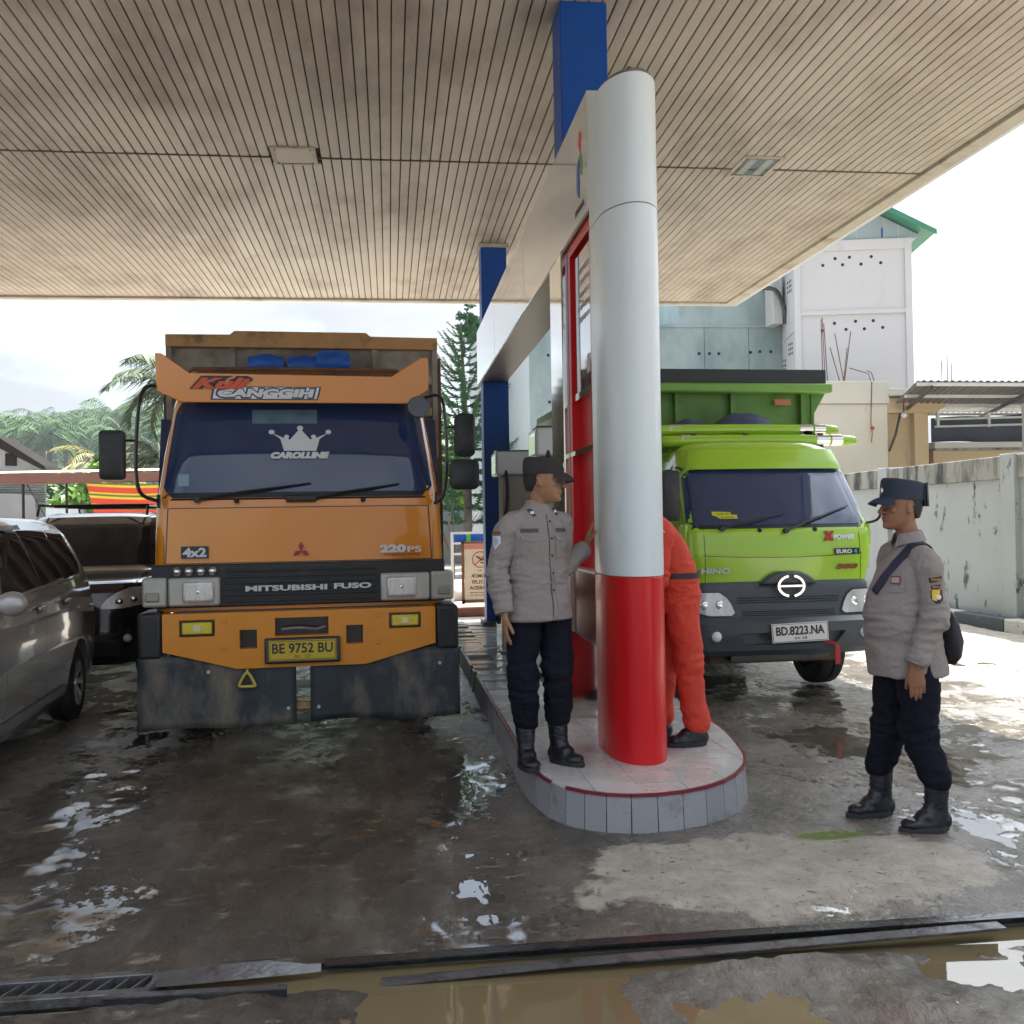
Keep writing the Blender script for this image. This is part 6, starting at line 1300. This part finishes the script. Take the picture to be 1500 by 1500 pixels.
# ---- left policeman
P1 = dict(yaw=R(20), head=V3((.045, -.015, 1.590)), hyaw=R(70), hpitch=R(2), hs=1.09, skin=skA,
  J=dict(neck=(.012, .02, 1.43), pelvis=(-.0, .03, .93), shR=(-.170, -.040, 1.345), shL=(.155, .075, 1.355), elR=(-.235, -.05, 1.08), elL=(.145, .14, 1.085), wrR=(-.205, -.12, .85), wrL=(.325, .275, 1.20),
         hipR=(-.085, .0, .86), hipL=(.095, .06, .86), knR=(-.10, -.045, .50), knL=(.105, .0, .50), anR=(-.085, .0, 0.), anL=(.110, .06, 0.)),
  handR=dict(d=(.02, -.08, -1), palm=(1, .1, 0), side=(.05, -1, 0), curl=.45), handL=dict(d=(.30, .25, .85), palm=(1, -.1, -.3), side=(-.3, -1, .3), curl=.12, spread=.5, thumb_out=.7))
p1 = (.822, 5.68, .2)
t, Mh, J = person('person', 'policeman with brown cap and white shield badge resting a hand on the white column', p1, P1)
tn_ = [o for o in bpy.data.objects if o.name.startswith('trousers')]
rg = [((-.005, .03, .815), .205, .158, .158), ((-.005, .03, .90), .195, .152, .152), ((0, .03, 1.02), .172, .130, .125), ((.0, .03, 1.15), .168, .122, .114), ((.003, .025, 1.26), .178, .118, .110), ((.005, .02, 1.34), .168, .100, .100), ((.01, .02, 1.405), .120, .075, .080), ((.012, .018, 1.455), .070, .060, .065)]
sh = shirt(t, J, rg, R(20), shirtm); trousers(t, J, .97, R(20), navy, r=(.096, .080, .073, .070), cuffz=.225, waistr=(.135, .095, .10))
boots(t, J['anR'] + V3((0, 0, 0)), (.10, -1)); boots(t, J['anL'], (.55, -.85)); cap(t, Mh, capbr, 0)
cs, sn = math.cos(R(20)), math.sin(R(20)); nr = V3((sn, -cs, 0)); u_ = V3((cs, sn, 0)); up = V3((0, 0, 1))
q, hit = proj_patch(sh, (0, 0, 1.235), u_, up, nr, sq(-.135, -.035, -.075, .045), shirtm, 'pocket', sh, .004); proj_patch(sh, (0, 0, 1.29), u_, up, nr, [(-.138, -.01), (-.138, -.03), (-.085, -.045), (-.032, -.03), (-.032, -.01)], shirtm, 'pocket_flap', sh, .009)
proj_patch(sh, (0, 0, 1.235), u_, up, nr, sq(.062, .15, -.075, .045), shirtm, 'pocket', sh, .004); proj_patch(sh, (0, 0, 1.29), u_, up, nr, [(.06, -.01), (.06, -.03), (.105, -.045), (.152, -.03), (.152, -.01)], shirtm, 'pocket_flap', sh, .009)
q, hit = proj_patch(sh, (0, 0, 1.31), u_, up, nr, sq(-.135, -.04, -.012, .012), mat('tag_cloth', (.13, .10, .10), .8), 'name_tag', sh, .004); wraptext('DEWANTORO', hit, -.0875, 0, .085, .014, bkp, q)
q, hit = proj_patch(sh, (0, 0, 1.31), u_, up, nr, sq(.07, .145, -.012, .012), MATS['tag_cloth'], 'name_tag', sh, .004); wraptext('POLISI', hit, .1075, 0, .06, .014, bkp, q)
proj_patch(sh, (0, 0, 1.0), u_, up, nr, [(.022, -.17), (.048, -.17), (.048, .40), (.022, .40)], shirtm, 'placket', sh, .005, 20)
sl_ = mat('placket_shadow', (.12, .10, .10), .9); proj_patch(sh, (0, 0, 1.0), u_, up, nr, [(.0185, -.17), (.0198, -.17), (.0198, .40), (.0185, .40)], sl_, 'seam', sh, .003, 20)  # thin dark line paints the shadow along the placket edge
for k in range(5):
    pz = 1.36 - k * .095; h = hit(.035, pz - 1.31, .008); MB().ball(h, (.006, .006, .006), 8, 6).build('button', tagm, sh, smooth=True)
shd = [(-.022, .03), (.022, .03), (.022, -.005), (0, -.035), (-.022, -.005)]
sd_n = V3((-.75, -.66, 0)); su = V3((.66, -.75, 0)); so2 = J['shR'] + (J['elR'] - J['shR']) * .36
proj_patch(sh, so2, su, up, sd_n, [(a * 1.15, b * 1.12) for a, b in shd], pale, 'shoulder_badge', sh, .004); proj_patch(sh, so2, su, up, sd_n, [(a * .72, b * .7) for a, b in shd], mat('badge_blue', (.35, .42, .62), .5), 'badge_field', sh, .007); proj_patch(sh, so2 + V3((0, 0, .052)), su, up, sd_n, sq(-.03, .03, -.009, .009), mat('rust_tab', (.22, .07, .03), .7), 'shoulder_tab', sh, .005)
for x, zz in ((-.062, 1.408), (.085, 1.415)):
    proj_patch(sh, (0, 0, zz), u_, up, nr, [(x - .02, .02), (x + .0, .024), (x + .022, -.018), (x + .002, -.022)], MATS['navy_decal'] if 'navy_decal' in MATS else navy, 'collar_tab', sh, .005); proj_patch(sh, (0, 0, zz), u_, up, nr, sq(x - .008, x + .01, -.006, .008), wpr, 'collar_pin', sh, .008)
def collar(t, J, yaw, m, z=1.455, c=(.012, .018), open_=.35, rad=.066):
    k = MB()
    def f(u, v, o_=0):
        a = -math.pi / 2 + open_ + (2 * math.pi - 2 * open_) * u; r = rad + .024 * v + o_; q = V3((r * math.cos(a), r * .95 * math.sin(a), .035 - .052 * v - .012 * (abs(u - .5) * 2) ** 4 * v - .022 * (abs(u - .5) * 2) ** 2)); return V3((c[0], c[1], z)) + Matrix.Rotation(yaw, 3, 'Z') @ q
    k.grid(lambda u, v: f(u, v), 30, 5); k.grid(lambda u, v: f(u, v, -.004), 30, 5); return k.build('collar', m, t, smooth=True, fix=False)
collar(sh, J, R(20), shirtm)
# ---- right policeman, seen in profile facing left
P2 = dict(yaw=R(-90), head=V3((.0, .0, 1.600)), hyaw=R(-86), hpitch=R(-1), hs=1.04, skin=skB,
  J=dict(neck=(.045, .0, 1.43), pelvis=(.03, .0, .90), shR=(.035, .175, 1.345), shL=(.045, -.170, 1.315), elR=(.09, .22, 1.06), elL=(.060, -.205, 1.06), wrR=(-.0, .20, .85), wrL=(-.045, -.205, .815),
         hipR=(.02, .09, .84), hipL=(.035, -.09, .84), knR=(-.03, .10, .50), knL=(.03, -.085, .49), anR=(-.055, .155, 0.), anL=(.085, -.14, 0.)),
  handL=dict(d=(.10, .0, -1), palm=(.25, 1, 0), side=(-1, .25, 0), curl=.22, thumb_out=.25, spread=.05), handR=dict(d=(-.1, .0, -1), palm=(0, -1, 0), side=(-1, 0, 0), curl=.4))
p2 = (2.575, 4.93, .005)
t, Mh, J = person('person', 'policeman with navy cap and black back bag standing on wet concrete in profile', p2, P2)
rg = [((.03, 0, .755), .180, .195, .182), ((.025, 0, .84), .178, .195, .175), ((.015, 0, .95), .170, .190, .158), ((.01, 0, 1.04), .165, .190, .145), ((.02, 0, 1.14), .170, .178, .145), ((.035, 0, 1.25), .180, .150, .140), ((.045, 0, 1.32), .165, .115, .115), ((.048, 0, 1.375), .11, .075, .085), ((.045, 0, 1.42), .068, .060, .068)]
sh = shirt(t, J, rg, R(-90), shirtm, sleeve=(.063, .056, .052, .050)); tr_ = trousers(t, J, .93, R(-90), navy, r=(.102, .083, .073, .068), cuffz=.225, waistr=(.135, .12, .12))
boots(t, J['anR'], (-1, -.10)); boots(t, J['anL'], (-1, -.05)); cap(t, Mh, capnv, 1); collar(sh, J, R(-90), shirtm, 1.445, (.040, 0), .3, .070)
mx_ = V3((1, 0, 0)); my = V3((0, -1, 0)); c = J['shL'] + (J['elL'] - J['shL']) * .30 + V3((-.006, 0, 0))
q, hit = proj_patch(sh, c, mx_, up, my, [(-.030, .010), (.030, .018), (.030, -.004), (-.026, -.014)], tagm, 'region_patch', sh, .005); wraptext('POLRES', hit, .001, .002, .046, .012, gold, q, .009)
q, hit = proj_patch(sh, c + V3((.002, 0, -.034)), mx_, up, my, [(-.022, .006), (.022, .012), (.022, -.006), (-.020, -.010)], tagm, 'region_patch', sh, .005); dashes(q, gold, -.018, .018, .001, .007, 2, lambda a, z: hit(a, z, .009), 8)
q, hit = proj_patch(sh, c + V3((.006, 0, -.078)), mx_, up, my, [(-.026, .03), (.026, .03), (.028, -.012), (.006, -.036), (-.012, -.034), (-.028, -.010)], tagm, 'region_badge', sh, .005)
proj_patch(sh, c + V3((.003, 0, -.074)), mx_, up, my, [(-.022, .026), (.016, .026), (.012, -.0), (-.008, -.028), (-.022, -.020)], mat('bright_gold', (.72, .48, .05), .5), 'badge_field', sh, .008); proj_patch(sh, c + V3((.008, 0, -.082)), mx_, up, my, [(-.009, .010), (.009, .010), (.013, 0), (.006, -.011), (-.006, -.011), (-.012, 0)], pale, 'badge_field', sh, .011)
proj_patch(sh, c + V3((0, 0, .046)), mx_, up, my, sq(-.032, .032, -.016, .016), shirtm, 'shoulder_tab', sh, .005)
ny = V3((-.75, -.66, 0)); nu = V3((.66, -.75, 0)); q, hit = proj_patch(sh, (-.03, -.08, 1.225), nu, up, ny, sq(-.04, .035, -.05, .035), shirtm, 'pocket', sh, .006); q, hit = proj_patch(sh, (-.03, -.08, 1.235), nu, up, ny, sq(-.032, .020, -.02, .02), mat('maroon_tag', (.16, .05, .05), .7), 'name_tag', sh, .010)
proj_patch(sh, (-.03, -.08, 1.235), nu, up, ny, sq(-.026, .014, -.013, .013), mat('tag_pale', (.42, .32, .30), .7), 'tag_print', sh, .013)
proj_patch(tr_, (.045, -.10, .62), mx_, up, my, sq(-.075, .075, -.10, .09), navy, 'cargo_pocket', tr_, .007, 12); proj_patch(tr_, (.045, -.10, .70), mx_, up, my, sq(-.078, .078, -.02, .025), navy, 'pocket_flap', tr_, .012, 12)
# strap and bag (held by him: a thing of its own)
bt = thing('shoulder_bag', 'small black bag slung on the back of the right policeman by a navy strap', 'bag', p2)
nb_ = mat('navy_strap_web', (.018, .022, .05), .7, bump=.3, bs=200)
from mathutils.bvhtree import BVHTree
bv = BVHTree.FromPolygons([x.co for x in sh.data.vertices], [tuple(p.vertices) for p in sh.data.polygons])
path = [(-.13, -.02, 1.16), (-.085, -.07, 1.27), (-.03, -.10, 1.37), (.05, -.105, 1.42), (.12, -.10, 1.38), (.17, -.08, 1.28), (.185, -.06, 1.18), (.19, -.04, 1.05)]
pp = []
for i in range(len(path) - 1):
    for k in range(6): pp.append(V3(path[i]).lerp(V3(path[i + 1]), k / 6))
L1, R1 = [], []
cen = V3((.045, -.03, 1.24))
rows = []
for i, p in enumerate(pp):
    d = (pp[min(i + 1, len(pp) - 1)] - pp[max(0, i - 1)]).normalized(); n_ = (p - cen).normalized(); s_ = d.cross(n_).normalized(); row = []
    for o_ in (-.026, -.013, 0, .013, .026):
        q = p + s_ * o_; r = bv.find_nearest(q); nn = r[1]; h = r[0] + nn * .006; row.append(h)
    rows.append(row)
k = MB(); n5 = 5
for r in rows: k.v += [tuple(p) for p in r]
for i in range(len(rows) - 1):
    for j in range(4): k.f.append((i * 5 + j, i * 5 + j + 1, (i + 1) * 5 + j + 1, (i + 1) * 5 + j))
o = k.build('strap', nb_, bt, smooth=True, fix=False); md = o.modifiers.new('th', 'SOLIDIFY'); md.thickness = .004; md.offset = 1
bm_ = MB(); bm_.rings([[V3((.215 + dx * w_ * math.cos(q) , -.03 + .11 * sc_ * math.sin(q), z)) for q in [2 * math.pi * k / 22 for k in range(22)]] for z, w_, sc_, dx in ((.80, .3, .5, .06), (.84, .9, .85, .055), (.92, 1.1, 1, .055), (.99, 1, .95, .05), (1.04, .7, .8, .045), (1.07, .3, .5, .04))])
bm_.v = [(v[0] + .012 * fbm((v[0] * 12, v[1] * 12, v[2] * 12), 2) + (1.07 - v[2]) * .05, v[1], v[2]) for v in bm_.v]; bm_.build('pouch', mat('black_nylon', (.014, .016, .02), .55, bump=.4, bs=60), bt, smooth=True, ang=180)
MB().tube([(.19, -.04, 1.08), (.205, -.04, 1.03), (.21, -.04, 1.0)], .012, 8).build('strap_end', nb_, bt)
# ---- attendant bent behind the column
P3 = dict(yaw=R(-90), head=V3((-.25, -.0, 1.44)), hyaw=R(-90), hpitch=R(25), skin=skB,
  J=dict(neck=(-.19, 0, 1.34), pelvis=(.0, .0, .92), shR=(-.16, .16, 1.29), shL=(-.13, -.16, 1.30), elR=(-.20, .2, 1.04), elL=(-.16, -.18, 1.04), wrR=(-.24, .12, .84), wrL=(-.20, -.10, .84),
         hipR=(-.005, .09, .86), hipL=(.0, -.09, .86), knR=(-.06, .11, .48), knL=(.045, -.09, .47), anR=(-.075, .14, 0.), anL=(.08, -.10, 0.)),
  handL=dict(d=(-.2, 0.2, -1), palm=(.2, 1, 0), side=(-1, 0, 0), curl=.6), handR=dict(d=(-.2, -.2, -1), palm=(.2, -1, 0), side=(-1, 0, 0), curl=.6))
p3 = (1.735, 6.10, .203)
t, Mh, J = person('person', 'attendant in bright red coveralls and black shoes leaning forward behind the red and white column', p3, P3)
rg = [((.0, 0, .80), .150, .125, .135), ((.0, 0, .92), .160, .130, .135), ((-.02, 0, 1.04), .160, .130, .130), ((-.05, 0, 1.15), .160, .115, .130), ((-.10, 0, 1.25), .168, .105, .125), ((-.14, 0, 1.33), .150, .09, .105), ((-.18, 0, 1.38), .10, .07, .08), ((-.20, 0, 1.41), .065, .055, .055)]
sh = shirt(t, J, rg, R(-90), redcl, sleeve=(.066, .058, .050, .045), P={'waist': .98}); sh.name = 'coverall_top'
tr_ = trousers(t, J, .95, R(-90), redcl, r=(.100, .080, .072, .076), cuffz=.10, waistr=(.145, .11, .12)); tr_.name = 'coverall_legs'
k = MB(); rs = []
for z, e_ in ((1.0, .012), (1.035, .012)): rs.append(oval((-.012, 0, z), .165 + e_, .138 + e_, .138 + e_, R(-90), 40))
k.rings([rs[0], rs[1]], False); k.build('belt', bkp, t, smooth=True)
c = J['shL']; q, hit = proj_patch(sh, (-.13, -.1, 1.36), mx_, up, my, [(-.13, .012), (-.07, -.012), (0, -.075), (.0, -.081), (-.07, -.018), (-.13, .005)], wpr, 'white_piping', sh, .004)
boots(t, J['anL'], (-1, -.1), 'shoe'); boots(t, J['anR'], (-1, .05), 'shoe')
# ---------------------------------------------------------------- pale humid air
hz = MB().box(-270, 270, -125, 334, -1.2, 60).build('haze', None); tag(hz, kind='stuff')
hm_ = bpy.data.materials.new('humid_air'); hm_.use_nodes = True; n_ = hm_.node_tree.nodes; n_.clear(); o_ = n_.new('ShaderNodeOutputMaterial'); pv_ = n_.new('ShaderNodeVolumePrincipled')
pv_.inputs['Color'].default_value = (.86, .92, 1, 1); pv_.inputs['Density'].default_value = .0006; pv_.inputs['Anisotropy'].default_value = .3
hm_.node_tree.links.new(pv_.outputs[0], o_.inputs['Volume']); hz.data.materials.append(hm_); hm_.cycles.homogeneous_volume = True
